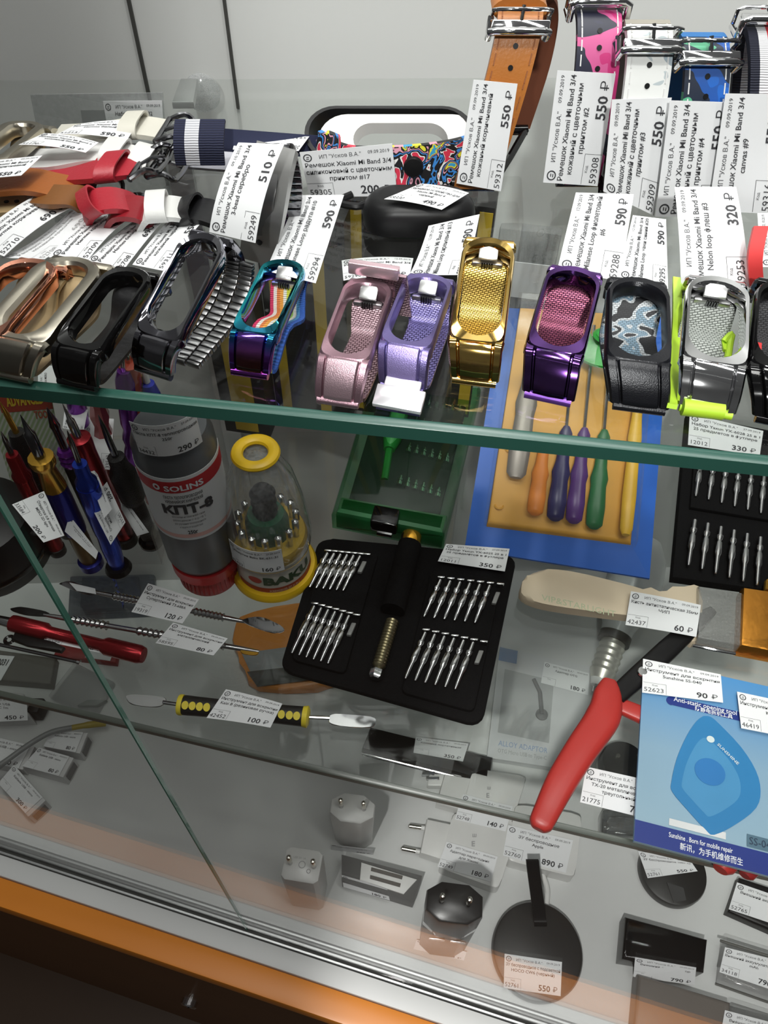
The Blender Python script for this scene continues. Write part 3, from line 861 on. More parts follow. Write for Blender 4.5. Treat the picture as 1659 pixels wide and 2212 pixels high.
r = flat_strap('cream white leather strap lying rearmost of the flat straps, under a 590 price tag', [(120, 292, .006), (200, 288, .010), (290, 275, .014), (352, 282, .012)], .018, cream_leather, keepers=(.72,), buckle=1)
tag(r, quad([(163, 270), (301, 261), (274, 303), (124, 290)], 'F', .016), [MB2, 'Hermes белый'], '590', '51213', curl=.001)
r = flat_strap('pure white leather strap with two keepers, under a 550 price tag', [(20, 345, .004), (120, 345, .008), (220, 330, .012), (300, 345, .010), (335, 355, .008)], .018, white_leather, keepers=(.60, .82), buckle=1)
tag(r, quad([(95, 288), (213, 308), (185, 330), (40, 313)], 'F', .017), [MB2, 'кожаный белый'], '550', '51170', curl=.001)
r = flat_strap('crimson leather strap with a wide keeper below the pure white strap', [(40, 372, .004), (140, 372, .008), (230, 366, .014), (300, 358, .012)], .019, red_leather, keepers=(.74,), buckle=1)
r = flat_strap('long saddle brown leather strap with a steel pin buckle in front of the crimson strap', [(-40, 400, .012), (60, 392, .012), (130, 405, .010), (200, 418, .006)], .019, brown_leather, buckle=1)
tag(r, quad([(-68, 352), (92, 336), (46, 379), (-95, 392)], 'F', .020), [MB2, 'кожаный коричневый'], '550', '51171')
r = flat_strap('tan strap with punched holes lying under the saddle brown strap', [(-40, 448, .004), (50, 440, .004), (110, 440, .004)], .016, tan_leather)
b = MB()
for x, y in ((14, 436), (36, 435), (58, 434), (80, 434)): b.lathe(A(x, y, .0053), [(0, 0), (.0011, .0), (.0011, .0003), (0, .0003)], 10)
part('hole', b, black_matt, r)
flat_strap('dark brown folded leather strap end beside the tan strap', [(70, 420, .006), (120, 425, .012), (165, 425, .010), (190, 440, .004)], .016, mat('dark saddle leather', (.22, .085, .02), .45, bump=.2))
flat_strap('bright red leather strap rolled into a loop with a pale edge', [(185, 470, .004), (200, 440, .014), (245, 432, .016), (285, 440, .010), (300, 450, .004)], .018, red_leather, keepers=(.25,), buckle=1)
flat_strap('deep red leather strap behind the price tag of 52709', [(235, 478, .004), (255, 452, .012), (300, 452, .012), (335, 470, .006)], .017, mat('deep red leather', (.26, .012, .02), .35, bump=.2), keepers=())
flat_strap('off white leather strap with a folded keeper beside the deep red strap', [(300, 485, .003), (320, 455, .012), (365, 450, .013), (405, 455, .008)], .017, white_leather, keepers=(.55,))
flat_strap('black leather strap behind the steel link bracelet', [(380, 470, .004), (430, 455, .010), (480, 470, .006)], .017, black_leather, keepers=(.4,))
r = [o for o in COL.objects if o.get('label', '').startswith('deep red leather')][0]
tag(r, quad([(105, 556), (217, 462), (300, 460), (191, 561)], 'L', .006), [MB3, 'Hermes красный'], '690', '52709', '03.07.2019', curl=.002)
r = [o for o in COL.objects if o.get('label', '').startswith('black leather strap behind')][0]
tag(r, quad([(286, 572), (371, 468), (452, 461), (352, 585)], 'L', .006), [MB34, 'кожаный черный'], '550', '59311', curl=.0005)

# champagne frame lying rearmost at the left edge
band('champagne metal band lying at the rear left behind the flat straps', (-70, 385), (-38, 345), (66, 262), .021, chp_m, chp_m, tan_leather, rail=.0042, clasp=False, group=None)

# navy and white nylon strap
navy = stripes('navy nylon', [(.012, .016, .05), (.75, .76, .78), (.012, .016, .05)], 0, 60, .8)
navyk = stripes('navy keeper nylon', [(.012, .016, .05), (.012, .016, .05), (.75, .76, .80), (.012, .016, .05), (.012, .016, .05)], -2, 20, .8)
r = thing('nylon_strap', 'navy nylon strap with a white stripe, folded over, beside the floral band', 'strap', A(390, 340))
b = MB(); b.ribbon([A(388, 302, .016), A(440, 300, .019), (A(520, 305, .017)), A(660, 315, .012), A(715, 318, .006)], Vector((.1, .5, .86)).normalized() * -1, .0095, .002, 2, 4); part('strap', b, mat('navy web', (.012, .016, .05), .8), r)
b = MB(); b.ribbon([A(388, 340, .004), A(450, 345, .003), A(520, 350, .003)], Vector((.05, .8, .5)).normalized(), .010, .002, 2, 3); part('strap', b, mat('white web', (.6, .6, .66), .8), r)
b = MB()
c = A(433, 308, .0235); u = side(433, 312, ZA); w_ = Vector((.0, .45, .9)).normalized()
b.sheet2(lambda s_, t_: c + u * ((s_ - .5) * .0215) + w_ * ((t_ - .5) * .0175) + w_.cross(u) * (-.0042 * math.sin(PI * t_)), 12, 10, .0014, (20, 17))
part('keeper', b, stripes('navy keeper', [(.012, .016, .05), (.72, .73, .78), (.012, .016, .05), (.012, .016, .05)], -1, 18, .8), r)
for o in r.children:
    if o.name.startswith('keeper'):
        for lp in o.data.uv_layers[0].data: lp.uv = (lp.uv[1] * .85, lp.uv[0])
b = MB(); b.tube(smooth([A(398, 296, .022), A(380, 310, .016), A(366, 330, .008), A(385, 322, .010)], 4), .0012, 8); b.tube([A(366, 330, .008), A(350, 345, .004)], .0016, 8); part('buckle', b, darksteel, r)
tag(r, quad([(645, 326), (503, 323), (509, 297), (668, 295)], 'F', .016), [MB34, 'canvas #4'], '460', '59310')

# silver three bead band standing up behind its tag
r = thing('metal_strap', 'grey metal strap with a beaded edge standing in a loop behind the 510 price tag', 'strap', A(580, 560))
b = MB(); pth = [A(556, 560, .003), A(572, 470, .028), A(588, 370, .044), A(600, 318, .050), A(614, 330, .046), A(628, 420, .030), A(612, 540, .004)]
u = side(580, 450, ZA); b.ribbon(pth[:4], (u * .9 + Vector((0, -.4, 0))).normalized(), .016, .003, 4, 5); part('strap', b, mat('grey metal', (.42, .42, .41), .35, .8), r)
b = MB(); sm_ = smooth(pth[3:], 7)
for i, p in enumerate(sm_[:-1]):
    t = sm_[i + 1] - p; b.box(p, u * .0045, t * .42, u.cross(t).normalized() * .0014, .0003)
part('bead_links', b, darksteel, r, 'dark beaded link row')
b = MB(); b.ribbon([p + Vector((0, -.0022, .0)) for p in (A(570, 500, .020), A(578, 430, .036), A(588, 370, .044))], u, .006, .001, 2, 4); part('inset', b, mat('grey inset', (.16, .16, .16), .4, .5), r, 'darker grey inset')
b = MB(); b.lathe(A(565, 515, .016) + Vector((0, -.0025, 0)), [(0, 0), (.0012, 0), (.0012, .0006), (0, .0006)], 12, Vector((0, -1, .3))); part('rivet', b, darksteel, r)

# floral silicone band lying on its edge, with the price tag of 200
floral = blotches('floral print', [(0, (.65, .04, .08)), (.33, (.80, .80, .78)), (.37, (.012, .012, .014)), (.46, (.05, .25, .65)), (.51, (.012, .012, .014)), (.56, (.75, .35, .45)), (.60, (.012, .012, .014)), (.66, (.75, .70, .05)), (.72, (.05, .35, .60))], .075, .45, 2.5, 0, 'cells')
r = thing('silicone_band', 'silicone band with a colourful floral print and a round black stud', 'wrist band', A(850, 420))
def upright_ribbon(pts, w, th, per=5):
    b = MB(); b.ribbon([A(x, y, h) for x, y, h in pts], Vector((0, .12, 1)).normalized(), w, th, 3, per); return b
part('strap', upright_ribbon([(692, 330, .012), (750, 362, .0105), (850, 364, .0105), (940, 356, .011), (1003, 342, .012), (1040, 322, .014)], .0195, .0024), floral, r)
part('strap', upright_ribbon([(690, 318, .020), (706, 303, .024), (735, 312, .022)], .007, .004), floral, r)
wsil = mat('white silicone', (.72, .72, .70), .45)
# capsule holder: white ring with black outer body
cn = A(848, 312, .011); ux = side(848, 318, ZA); uy = Vector((-ux.y, ux.x, 0)); un = Vector((0, -.45, .9)).normalized(); uy = un.cross(ux).normalized()
def ring(o1, o2, o3, h0, h1, c):
    b = MB(); rg = []
    for (hl, hw), h in ((o1, h0), (o1, h1), (o2, h1), (o3, h0)):
        rg.append([c + ux * s_ + uy * t_ + un * h for s_, t_ in capsule(hl, hw, 14)])
    b.loft(rg, caps=False, loop=True); return b
part('capsule_ring', ring((.038, .0135), (.022, .0088), (.021, .0082), -.003, .0035, cn + ux * .004), wsil, r, 'white inside of the ring')
part('capsule_shell', ring((.0395, .0145), (.0375, .0130), (.037, .0125), -.008, .0042, cn - ux * .001 + uy * .003), black_matt, r, 'black outside of the ring')
b = MB(); d_ = (CAMP - A(893, 362, .0105)); d_.z = 0; d_.normalize()
sp_ = A(893, 361, .0108) + d_ * .0012; b.lathe(sp_ + Zv * .001, [(0, 0), (.0045, 0), (.0045, .0012), (.004, .002), (0, .0022)], 28, d_ + Zv * .1); part('stud', b, black_matt, r)
tag(r, quad_y([(647, 329), (847, 310), (858, 423), (669, 426)], A(850, 364, .0105).y - .012), [MB34, 'силиконовый с цветочным', 'принтом #17'], '200', '59305')

# black device under the 490 tag
r = thing('charging_cradle', 'rounded black charging cradle under a 490 price tag behind the gold band', 'charger', A(905, 480))
ux = side(905, 460, ZA); uy = Vector((-ux.y, ux.x, 0)); c = A(905, 462, .005)
b = MB(); rg = []
for h, k in ((-.005, .9), (-.004, .98), (.001, 1.0), (.005, .96), (.0075, .86), (.0085, .7)):
    rg.append([c + ux * s_ * k + uy * t_ * k + Zv * h for s_, t_ in capsule(.0245, .0125, 12)])
b.loft(rg); part('body', b, black_matt, r)
b = MB(); b.tube(smooth([A(760, 420, .004), A(730, 436, .003), A(770, 446, .003), A(800, 440, .003), A(840, 455, .004)], 4), .0017, 8); part('cable', b, black_matt, r)
tag(r, quad([(909, 397), (1013, 417), (954, 453), (830, 430)], 'F', .0155), ['Зарядное устройство для', 'Xiaomi Mi Band 4', 'черный'], '490', '59330', curl=.0008)

# standing leather straps
def standing(label, fb, ft, w, m, back_m, depth=.035, shiftx=.012, hb=.006, holes=True, stitch=None, buckle=.80, keeper=None, tg=None, tagargs=None, edge=None, name='leather_strap', metal=chrome, group='buckled straps standing upright at the rear', lean=.0):
    f0 = A(*fb, hb); u = side(fb[0], fb[1], ZA); n_ = Vector((-u.y, u.x, 0)).normalized()     # n_ away from the camera
    lo = onray_y(ft[0], ft[1], f0.y + .012 + lean)
    top = lo
    root = thing(name, label, 'strap', f0 - Zv * hb, group)
    H = top.z - f0.z; dx = top - f0; dx.z = 0; dx = u * dx.dot(u)
    f = lambda t: f0 + Zv * (H * t) + dx * t
    fr_ = [f0, f(.3) - n_ * .003, f(.62) - n_ * .002, f(.85) + n_ * .002, f(.97) + n_ * .008, f(1.0) + n_ * (depth * .45), ]
    bk = [f(1.0) + n_ * (depth * .45), f(.97) + n_ * (depth * .75) + u * shiftx * .4, f(.8) + n_ * depth + u * shiftx * .8, f(.5) + n_ * depth * 1.05 + u * shiftx, f(.10) + n_ * depth + u * shiftx]
    b = MB(); b.ribbon(fr_, u, w, .0026, 4, 5); part('strap', b, m, root)
    b = MB(); b.ribbon(bk, u, w, .0026, 4, 5); part('strap', b, back_m, root)
    sm = smooth(fr_, 8); N_ = len(sm) - 1
    def at(t): 
        i = min(int(t * N_), N_ - 1); p = sm[i]; tt = (sm[i + 1] - p).normalized(); nn = u.cross(tt).normalized(); nn = nn if nn.dot(CAMP - p) > 0 else -nn
        return p, tt, nn
    if holes:
        for t in (.30, .40, .50, .60, .70):
            if t > buckle - .06: continue
            p, tt, nn = at(t); b = MB(); b.lathe(p + nn * .0011, [(0, 0), (.00105, 0), (.00105, .0005), (0, .0005)], 12, nn); part('hole', b, black_matt, root)
    if stitch:
        b = MB()
        for sd in (-1, 1):
            for i in range(26):
                p, tt, nn = at(.03 + i * .036); b.box(p + u * sd * w * .40 + nn * .0014, tt * .0011, u * .00025, nn * .0002)
        part('stitching', b, stitch, root)
    if buckle:
        p, tt, nn = at(buckle); b = MB(); hw = w * .64
        lp = [p + u * x * hw + nn * y for x, y in ((-1, -.002), (-1, .0042), (-.8, .0052), (.8, .0052), (1, .0042), (1, -.002))]
        b.tube([q - tt * .0022 for q in lp], .0015, 10)
        b.box(p + nn * .0042 - tt * .0005, u * hw, tt * .0026, nn * .0009, .0006)
        lp2 = [q + tt * .0055 for q in lp]; b.tube(lp2, .0008, 8)
        for k in (0, 5): b.tube([lp[k] - tt * .002, lp2[k]], .0012, 8)
        b.tube([p + nn * .004, p + nn * .0052 + tt * .007], .0009, 8)
        part('buckle', b, metal, root)
    if keeper:
        p, tt, nn = at(.93); b = MB()
        rr = [p + u * (math.cos(g) * w * .62) + nn * (math.sin(g) * .005) for g in [2 * PI * i / 20 for i in range(20)]]
        b.loft([[q + tt * x for q in rr] for x in (-.004, .004)], caps=True); part('keeper', b, m, root)
    # black holder the strap is pinned to
    b = MB(); c0 = f0 + n_ * .002; c1 = f0 + n_ * depth * .95 + u * shiftx + Zv * H * .1
    b.tube([c0 - u * w * .55, c0 + u * w * .55], .0028, 10); b.tube([c1 - u * w * .5, c1 + u * w * .5], .0024, 10)
    for s_ in (-1, 1): b.tube([c0 + u * s_ * w * .5, (c0 + c1) / 2 + u * s_ * w * .5 - Zv * .004 * 0, c1 + u * s_ * w * .45], .0018, 8)
    part('holder_frame', b, black_gloss, root)
    if tg: tag(root, quad_plane(tg[0], f0 - n_ * .0085, n_, .003), *tg[1:], **(tagargs or {}))
    return root

brown_smooth = mat('smooth brown leather', (.44, .155, .03), .38, var=.15, vscale=40, bump=.15, bscale=900)
standing('smooth brown leather strap with a steel buckle, standing tallest at the rear', (1022, 404), (1126, 22), .0178, brown_smooth, mat('dark brown suede', (.13, .035, .012), .8), depth=.042, shiftx=.020, stitch=mat('brown thread', (.3, .10, .03), .7), buckle=.71, keeper=True,
         tg=([(986, 396), (1023, 172), (1118, 181), (1082, 413)], [MB34, 'кожаный коричневый'], '550', '59312'))
fl2 = blotches('dark floral leather', [(0, (.55, .03, .18)), (.40, (.60, .10, .28)), (.46, (.018, .02, .04)), (.62, (.02, .022, .05)), (.66, (.5, .55, .08))], .05, .45, .4)
fl3 = blotches('white floral leather', [(0, (.25, .32, .36)), (.34, (.50, .56, .58)), (.40, (.82, .83, .81)), (.60, (.84, .85, .83)), (.66, (.38, .45, .50))], .07, .4, .8)
fl4 = blotches('blue green floral leather', [(0, (.02, .14, .55)), (.40, (.02, .10, .40)), (.45, (.02, .028, .05)), (.55, (.10, .42, .24)), (.66, (.12, .50, .28))], .05, .4, .3)
thread = mat('white thread', (.75, .75, .74), .7)
standing('dark leather strap with pink flowers and white stitching, next to the brown strap', (1250, 395), (1290, 22), .0178, fl2, mat('grey lining', (.25, .25, .22), .8), depth=.03, shiftx=.012, stitch=thread, buckle=.93,
         tg=([(1173, 394), (1204, 152), (1330, 159), (1291, 402)], [MB34, 'кожаный с цветочным', 'принтом #2'], '550', '59308'))
standing('white leather strap with pale grey flowers', (1345, 430), (1398, 58), .0178, fl3, mat('beige lining', (.35, .33, .28), .8), depth=.028, shiftx=.004, stitch=thread, buckle=.70, keeper=False,
         tg=([(1303, 413), (1322, 215), (1451, 211), (1413, 466)], [MB34, 'кожаный с цветочным', 'принтом #3'], '550', '59309'))
standing('navy leather strap with blue and green flowers', (1475, 440), (1518, 84), .0178, fl4, mat('blue lining', (.03, .16, .42), .7), depth=.028, shiftx=.002, stitch=thread, buckle=.70, keeper=False,
         tg=([(1415, 468), (1447, 217), (1581, 221), (1548, 468)], [MB34, 'кожаный с цветочным', 'принтом #4'], '550', '59306'))
nyl = stripes('navy white red nylon', [(.012, .014, .03), (.78, .78, .80), (.65, .03, .04), (.78, .78, .80), (.012, .014, .03)], 0, 18, .8, False)
standing('navy, white and red striped nylon strap at the right end of the rear row', (1628, 445), (1652, 55), .018, nyl, nyl, depth=.03, shiftx=.004, buckle=.97, holes=False, name='nylon_strap',
         tg=([(1530, 455), (1567, 202), (1696, 204), (1668, 462)], [MB34, 'canvas #9'], '550', '59316'))
# ================================================================== tools on the middle shelf
# ---- paste bottle standing on its red cap
bc = M(455, 1236); ax = Zv
root = thing('paste_bottle', 'grey thermal paste bottle standing upside down on its red cap', 'bottle', bc)
Hb = upto(bc, 912)
R = .0245
grey_pl = mat('grey bottle plastic', (.10, .107, .115), .35, var=.03)
b = MB(); b.lathe(bc, [(0, .0), (.0205, .0), (.0215, .002), (.0205, .017), (.0235, .0175), (.0235, .0265), (0, .0265)], 40); part('cap', b, mat('red cap', (.52, .02, .025), .35), root, 'red screw cap')
b = MB()
for i in range(40):
    g = 2 * PI * i / 40; v = Vector((math.cos(g), math.sin(g), 0)); b.box(bc + v * .0211 + Zv * .009, v * .0004, v.cross(Zv) * .0006, Zv * .006)
part('cap_ribs', b, MATS['red cap'], root)
b = MB(); b.lathe(bc, [(0, .027), (.020, .027), (.0228, .029), (R, .034), (R, Hb * .55), (R * 1.01, Hb * .8), (R * .98, Hb * .93), (R * .86, Hb * .985), (R * .6, Hb), (0, Hb)], 48); part('body', b, grey_pl, root)
fd = (CAMP - bc); fd.z = 0; fd.normalize(); rt_ = Zv.cross(fd).normalized()
def cyl_surf(ctr, rad, zlo, zhi, arc, a0=0.0, tilt=0.0):
    """tag-style mapping (x, y in 0..40, 0..23.5) on an upright cylinder face turned a0 from the camera"""
    def f(x, y):
        g = a0 + (x / TW - .5) * arc; v = fd * math.cos(g) + rt_ * math.sin(g)
        rr = rad(y / TH) if callable(rad) else rad
        return ctr + v * rr + Zv * (zlo + (zhi - zlo) * y / TH)
    return f
def lift(f, e=.0003):
    def g(x, y):
        p = f(x, y); v = Vector((p.x - bc.x, p.y - bc.y, 0)).normalized(); return p + v * e
    return g
z0, z1 = upto(bc + fd * R, 1162), upto(bc + fd * R, 1030)
lb = cyl_surf(bc, R + .0002, z0, z1, 3.3, -.10)
b = MB(); b.sheet(lambda u, v: lb(u * TW, v * TH), 28, 1, .0002); lab = part('paper_label', b, paper, root, 'white and red printed label')
lf = lift(lb)
b = MB(); N_ = 24
def bandpatch(b, f, y0, y1, x0=0, x1=40, n=24):
    for i in range(n):
        xa = x0 + (x1 - x0) * i / n; xb = x0 + (x1 - x0) * (i + 1) / n
        b.face([b.b.verts.new(f(*q)) for q in ((xa, y0), (xb, y0), (xb, y1), (xa, y1))])
bandpatch(b, lift(lb, .00025), 18.4, 22.4); part('red_band', b, mat('label red', (.55, .02, .03), .5), lab)
b = MB(); bandpatch(b, lift(lb, .00025), 1.0, 2.4); part('pink_band', b, mat('label pink', (.85, .50, .45), .5), lab)
b = MB(); lw = lift(lb, .0005)
write(b, lw, 'SOLINS', 20.5, 19.2, 2.6, .03, 'c', 1.35); ringmark(b, lw, 12.6, 20.3, .5, 1.1); part('brand_lettering', b, ink_white, lab)
b = MB()
write(b, lw, 'ПАСТА ТЕПЛОПРОВОДНАЯ', 19.5, 16.4, 1.35, .02, 'c', .62); write(b, lw, 'КРЕМНИЙОРГАНИЧЕСКАЯ', 19.5, 14.8, 1.35, .02, 'c', .62)
write(b, lw, 'КПТ-8', 20.0, 10.7, 4.3, .05, 'c', 1.25)
for i, t in enumerate(('изготовлена на силиконовой основе', 'работа в диапазоне от -60 до +180 °С', 'для улучшения теплопроводности', 'и защиты от воздействий')): write(b, lw, t, 19.5, 9.2 - i * 1.35, 1.1, 0, 'c', .5)
write(b, lw, '250г', 19.5, 2.7, 1.9, .03, 'c', .8); part('lettering', b, ink, lab)
zt0, zt1 = upto(bc + fd * R, 981), upto(bc + fd * R, 915)
tf = cyl_surf(bc, R * 1.012, zt0, zt1, 1.55, -.12)
tag(root, [tf(0, 23.5), tf(40, 23.5), tf(40, 0), tf(0, 0)], ['Паста КПТ-8 теплопроводная', '250г'], '290', '34432', '27.09.2019', surf=tf, label='white price tag reading 290', plain=paper)

# ---- bit set in a clear dome on a yellow foot
jc = M(594, 1228); root = thing('bit_set_jar', 'clear plastic dome full of screwdriver bits on a yellow round foot', 'tool set', jc)
yel = mat('yellow plastic', (.80, .50, .012), .4); Hj = upto(jc, 975); rj = .0305
fd = (CAMP - jc); fd.z = 0; fd.normalize(); rt_ = Zv.cross(fd).normalized()
b = MB(); b.lathe(jc, [(0, 0), (rj * .94, 0), (rj, .002), (rj, .0055), (rj * .95, .008), (rj * .80, .0085), (0, .0085)], 48); part('foot', b, yel, root, 'yellow round foot')
b = MB(); b.lathe(jc, [(0, .008), (.0262, .008), (.0250, .033), (0, .033)], 40); core = part('label_ring', b, mat('cream label', (.72, .70, .62), .5), root, 'cream label ring')
bc_ = jc
jl = cyl_surf(jc, lambda v: .0264 - .0012 * v, .0085, .033, 2.6, .12)
b = MB(); bandpatch(b, jl, 0.5, 5.0); part('red_band', b, mat('brick red print', (.42, .06, .03), .5), core)
def jlift(e): 
    def g(x, y):
        p = jl(x, y); v = Vector((p.x - jc.x, p.y - jc.y, 0)).normalized(); return p + v * e
    return g
b = MB(); write(b, jlift(.0004), 'BAKU', 23.5, 9.0, 10.5, .05, 'c', .82); part('lettering', b, mat('dark green print', (.035, .075, .035), .5), core)
b = MB(); ringmark(b, jlift(.0004), 9.0, 12.6, .02, 3.0); part('emblem', b, mat('red emblem', (.5, .05, .03), .5), core)
b = MB(); write(b, jlift(.0004), 'SCREWDRIVER SET 31 IN 1', 21, 1.6, 2.6, .02, 'c', .42); part('small_print', b, mat('pale print', (.75, .6, .5), .6), core)
b = MB(); b.lathe(jc, [(0, .033), (.0240, .033), (.026, .040), (.0245, .044), (.020, .0445), (0, .0445)], 40); part('bit_holder', b, yel, root, 'yellow bit holder')
b = MB(); b.lathe(jc, [(.0145, .044), (.0145, .056), (.012, .064), (.0, .064)], 32); part('upper_holder', b, mat('green plastic', (.015, .14, .06), .4), root, 'green inner holder')
b = MB(); b.lathe(jc, [(.0075, .064), (.0085, .068), (.0075, .072), (.0085, .076), (.0075, .080), (.0085, .084), (.006, .088), (0, .088)], 24); part('driver_handle', b, black_matt, root, 'black ribbed driver handle')
for i in range(14):
    g = 2 * PI * i / 14; p = jc + Vector((math.cos(g), math.sin(g), 0)) * .0195
    b = MB(); b.lathe(p, [(0, .042), (.0018, .042), (.0018, .050), (.0024, .051), (.0024, .060), (0, .0615)], 8); part('bit', b, steel, root)
k = Hj
b = MB(); n_ = 64
prof = [(.0268, .032), (.0285, .038), (.0290, .044), (.0282, .060), (.0265, k * .60), (.0215, k * .80), (.0140, k * .93), (.0105, k * .965), (.0, k * .97)]
rings = []
for r_, h_ in prof:
    rings.append([jc + Zv * h_ + Vector((math.cos(2 * PI * i / n_), math.sin(2 * PI * i / n_), 0)) * r_ * (1 - (.075 * (abs(math.sin(4 * 2 * PI * i / n_)) ** 6) if h_ > .05 else 0)) for i in range(n_)])
b.loft(rings, caps=False); part('dome', b, clear('dome plastic', (.90, .91, .91), 1.5, .06, .13), root, 'clear ribbed dome')
b = MB()
tc_ = jc + Zv * (k * .965)
for i in range(33):
    pass
ringpts = [[tc_ + Vector((math.cos(2 * PI * i / 32) * (R0 + r1 * math.cos(g)) * 1.0, math.sin(2 * PI * i / 32) * (R0 + r1 * math.cos(g)), .003 + .0028 * math.sin(g))) for g in [2 * PI * q / 10 for q in range(10)]] for i in range(32) for R0, r1 in ((.0112, .0038),)]
b.loft(ringpts, loop=True, caps=False); part('hanging_ring', b, yel, root, 'yellow ring on top')
zj = upto(jc, 1205)
jt = cyl_surf(jc, lambda v: .0294 - .0004 * v, .0375, .0600, 1.32, -.45)
tag(root, [jt(0, 23.5), jt(40, 23.5), jt(40, 0), jt(0, 0)], ['Отвертка Baku BK-631-31'], '160', '42433', '27.09.2019', surf=jt, label='white price tag reading 160')

# ---- black round drum at the left edge
dc = M(-8, 1200); root = thing('black_drum', 'big black round drum cut off by the left edge of the shelf', 'drum', dc)
b = MB(); b.lathe(dc, [(0, 0), (.038, 0), (.041, .004), (.041, .034), (.037, .045), (.020, .052), (0, .053)], 48); part('body', b, black_matt, root)
b = MB(); b.lathe(dc, [(.0412, .012), (.0416, .013), (.0416, .016), (.0412, .017)], 48, caps=False); part('groove_ring', b, black_gloss, root)

# ---- screwdrivers standing upright
def driver(label, base, tip, secs, shaft, bevel=None, hx=None, tagq=None, shaft_r=.0015, group='precision screwdrivers standing together'):
    """secs: list of (name, material, [(radius, share of height)...]); the shaft runs to the tip as a tapered rod"""
    c = M(*base); H = upto(c, tip[1])
    tp = c + Zv * H; err = ray(*tip); 
    tipw = onray_y(tip[0], tip[1], c.y); axv = (tipw - c); L = axv.length
    root = thing('screwdriver', label, 'screwdriver', c, group)
    for nm, m, pr, n in secs:
        b = MB(); b.lathe(c, [(r, h * L) for r, h in pr], n, axv); part(nm, b, m, root)
    s0, sm_, pr = shaft
    b = MB(); b.lathe(c, [(0, s0 * L)] + [(r, h * L) for r, h in pr] + [(.0002, L)], 12, axv); part('shaft', b, sm_, root)
    return root, c, axv.normalized(), L
red_an = mat('red anodised', (.32, .015, .022), .22, .7); blue_an = mat('blue anodised', (.02, .06, .50), .22, .7); navy_an = mat('deep blue anodised', (.012, .016, .22), .25, .6)
gold_an = mat('gold anodised', (.75, .42, .06), .22, .9); bronze = mat('bronze handle', (.16, .10, .03), .35, .5); purple_an = mat('purple anodised', (.20, .03, .34), .25, .6)
knurl = mat('black knurled', (.02, .02, .02), .35, .4, bump=.9, bscale=1200)
clr_handle = clear('clear handle', (.85, .75, .75), 1.5, .06, .1)
def hexcap(r, h0, h1): return [(0, h0), (r * .8, h0), (r, h0 + .01), (r, h1 - .008), (r * .7, h1), (0, h1)]
r, c, v, L = driver('red handled screwdriver with a slim dark tip, nearest the black drum', (127, 1194), (2, 932), [
    ('cap', black_matt, hexcap(.006, 0, .07), 24), ('handle', red_an, [(0, .06), (.0055, .06), (.0054, .09), (.0054, .20), (.0058, .24), (.0058, .62), (.0058, .66), (0, .66)], 24),
    ('collar', red_an, [(0, .655), (.0060, .66), (.0062, .69), (.0046, .72), (.0044, .82), (.0038, .84), (0, .84)], 24)], (.84, darksteel, [(.0018, .84), (.0016, .94)]))
tag(r, quad([(95, 1061), (139, 1157), (94, 1172), (26, 1090)], 'F', .098, shelf=ZB), ['Отвертка 0.8 звезда', 'MERO 2D light'], '200', '33584')
r, c, v, L = driver('gold and deep blue screwdriver with a flared gold collar', (200, 1222), (44, 896), [
    ('cap', navy_an, hexcap(.0085, 0, .06), 24), ('handle', bronze, [(0, .05), (.006, .05), (.0066, .08), (.0066, .28), (0, .28)], 24),
    ('grip', navy_an, [(0, .27), (.0072, .28), (.0076, .31), (.0076, .50), (.0072, .58), (0, .58)], 24),
    ('collar', gold_an, [(0, .575), (.0075, .58), (.0055, .70), (.0078, .725), (.0082, .745), (.0078, .765), (.004, .77), (0, .77)], 12)], (.77, darksteel, [(.0034, .77), (.0034, .90), (.0022, .91)]))
tag(r, quad([(150, 1113), (212, 1192), (207, 1208), (140, 1148)], 'F', .06, shelf=ZB), ['Отвертка 1.5 Torx', 'T6 150L желтая'], '', '', full=False)
driver('bright blue screwdriver with a black ring foot', (258, 1232), (145, 930), [
    ('cap', black_matt, [(0, 0), (.008, 0), (.0095, .02), (.008, .05), (0, .05)], 24), ('handle', blue_an, [(0, .03), (.0050, .03), (.0058, .10), (.0066, .22), (.0062, .30), (.0070, .36), (.0070, .66), (0, .66)], 24),
    ('collar', blue_an, [(0, .655), (.0066, .66), (.0068, .69), (.0046, .72), (.0044, .80), (0, .80)], 24)], (.79, darksteel, [(.0018, .80), (.0016, .93)]))
r = [o for o in COL.objects if o.get('label', '').startswith('bright blue')][0]
tag(r, quad([(239, 1177), (192, 1085), (231, 1041), (271, 1128)], 'F', .075, shelf=ZB), ['Отвертка 1.5 крест', 'MERO 2D blue'], '200', '33585')
tag(r, quad([(211, 1025), (242, 1100), (225, 1120), (176, 985)], 'F', .085, shelf=ZB), ['Отвертка MERO'], '', '', full=False, plain=paper)
driver('red screwdriver with a flanged collar and a shiny thick tip, among the cluster', (276, 1172), (135, 872), [
    ('cap', black_matt, hexcap(.008, 0, .07), 24), ('handle', red_an, [(0, .06), (.0066, .06), (.007, .72), (0, .72)], 24),
    ('collar', red_an, [(0, .70), (.0070, .70), (.0076, .76), (.0074, .79), (.004, .80), (0, .80)], 24)], (.79, steel, [(.0028, .79), (.0026, .90), (.0016, .91)]))
r, c, v, L = driver('black knurled screwdriver with a ball foot, nearest the paste bottle', (331, 1178), (212, 896), [
    ('cap', black_gloss, [(0, 0), (.006, .0), (.0088, .03), (.0088, .06), (.006, .09), (0, .09)], 28), ('handle', knurl, [(0, .07), (.0055, .07), (.0060, .10), (.0062, .38), (0, .38)], 24),
    ('grip', knurl, [(0, .37), (.0062, .38), (.0085, .42), (.0088, .60), (.0060, .66), (.0055, .72), (0, .73)], 24)], (.72, darksteel, [(.0024, .72), (.0022, .85), (.0015, .93)]))
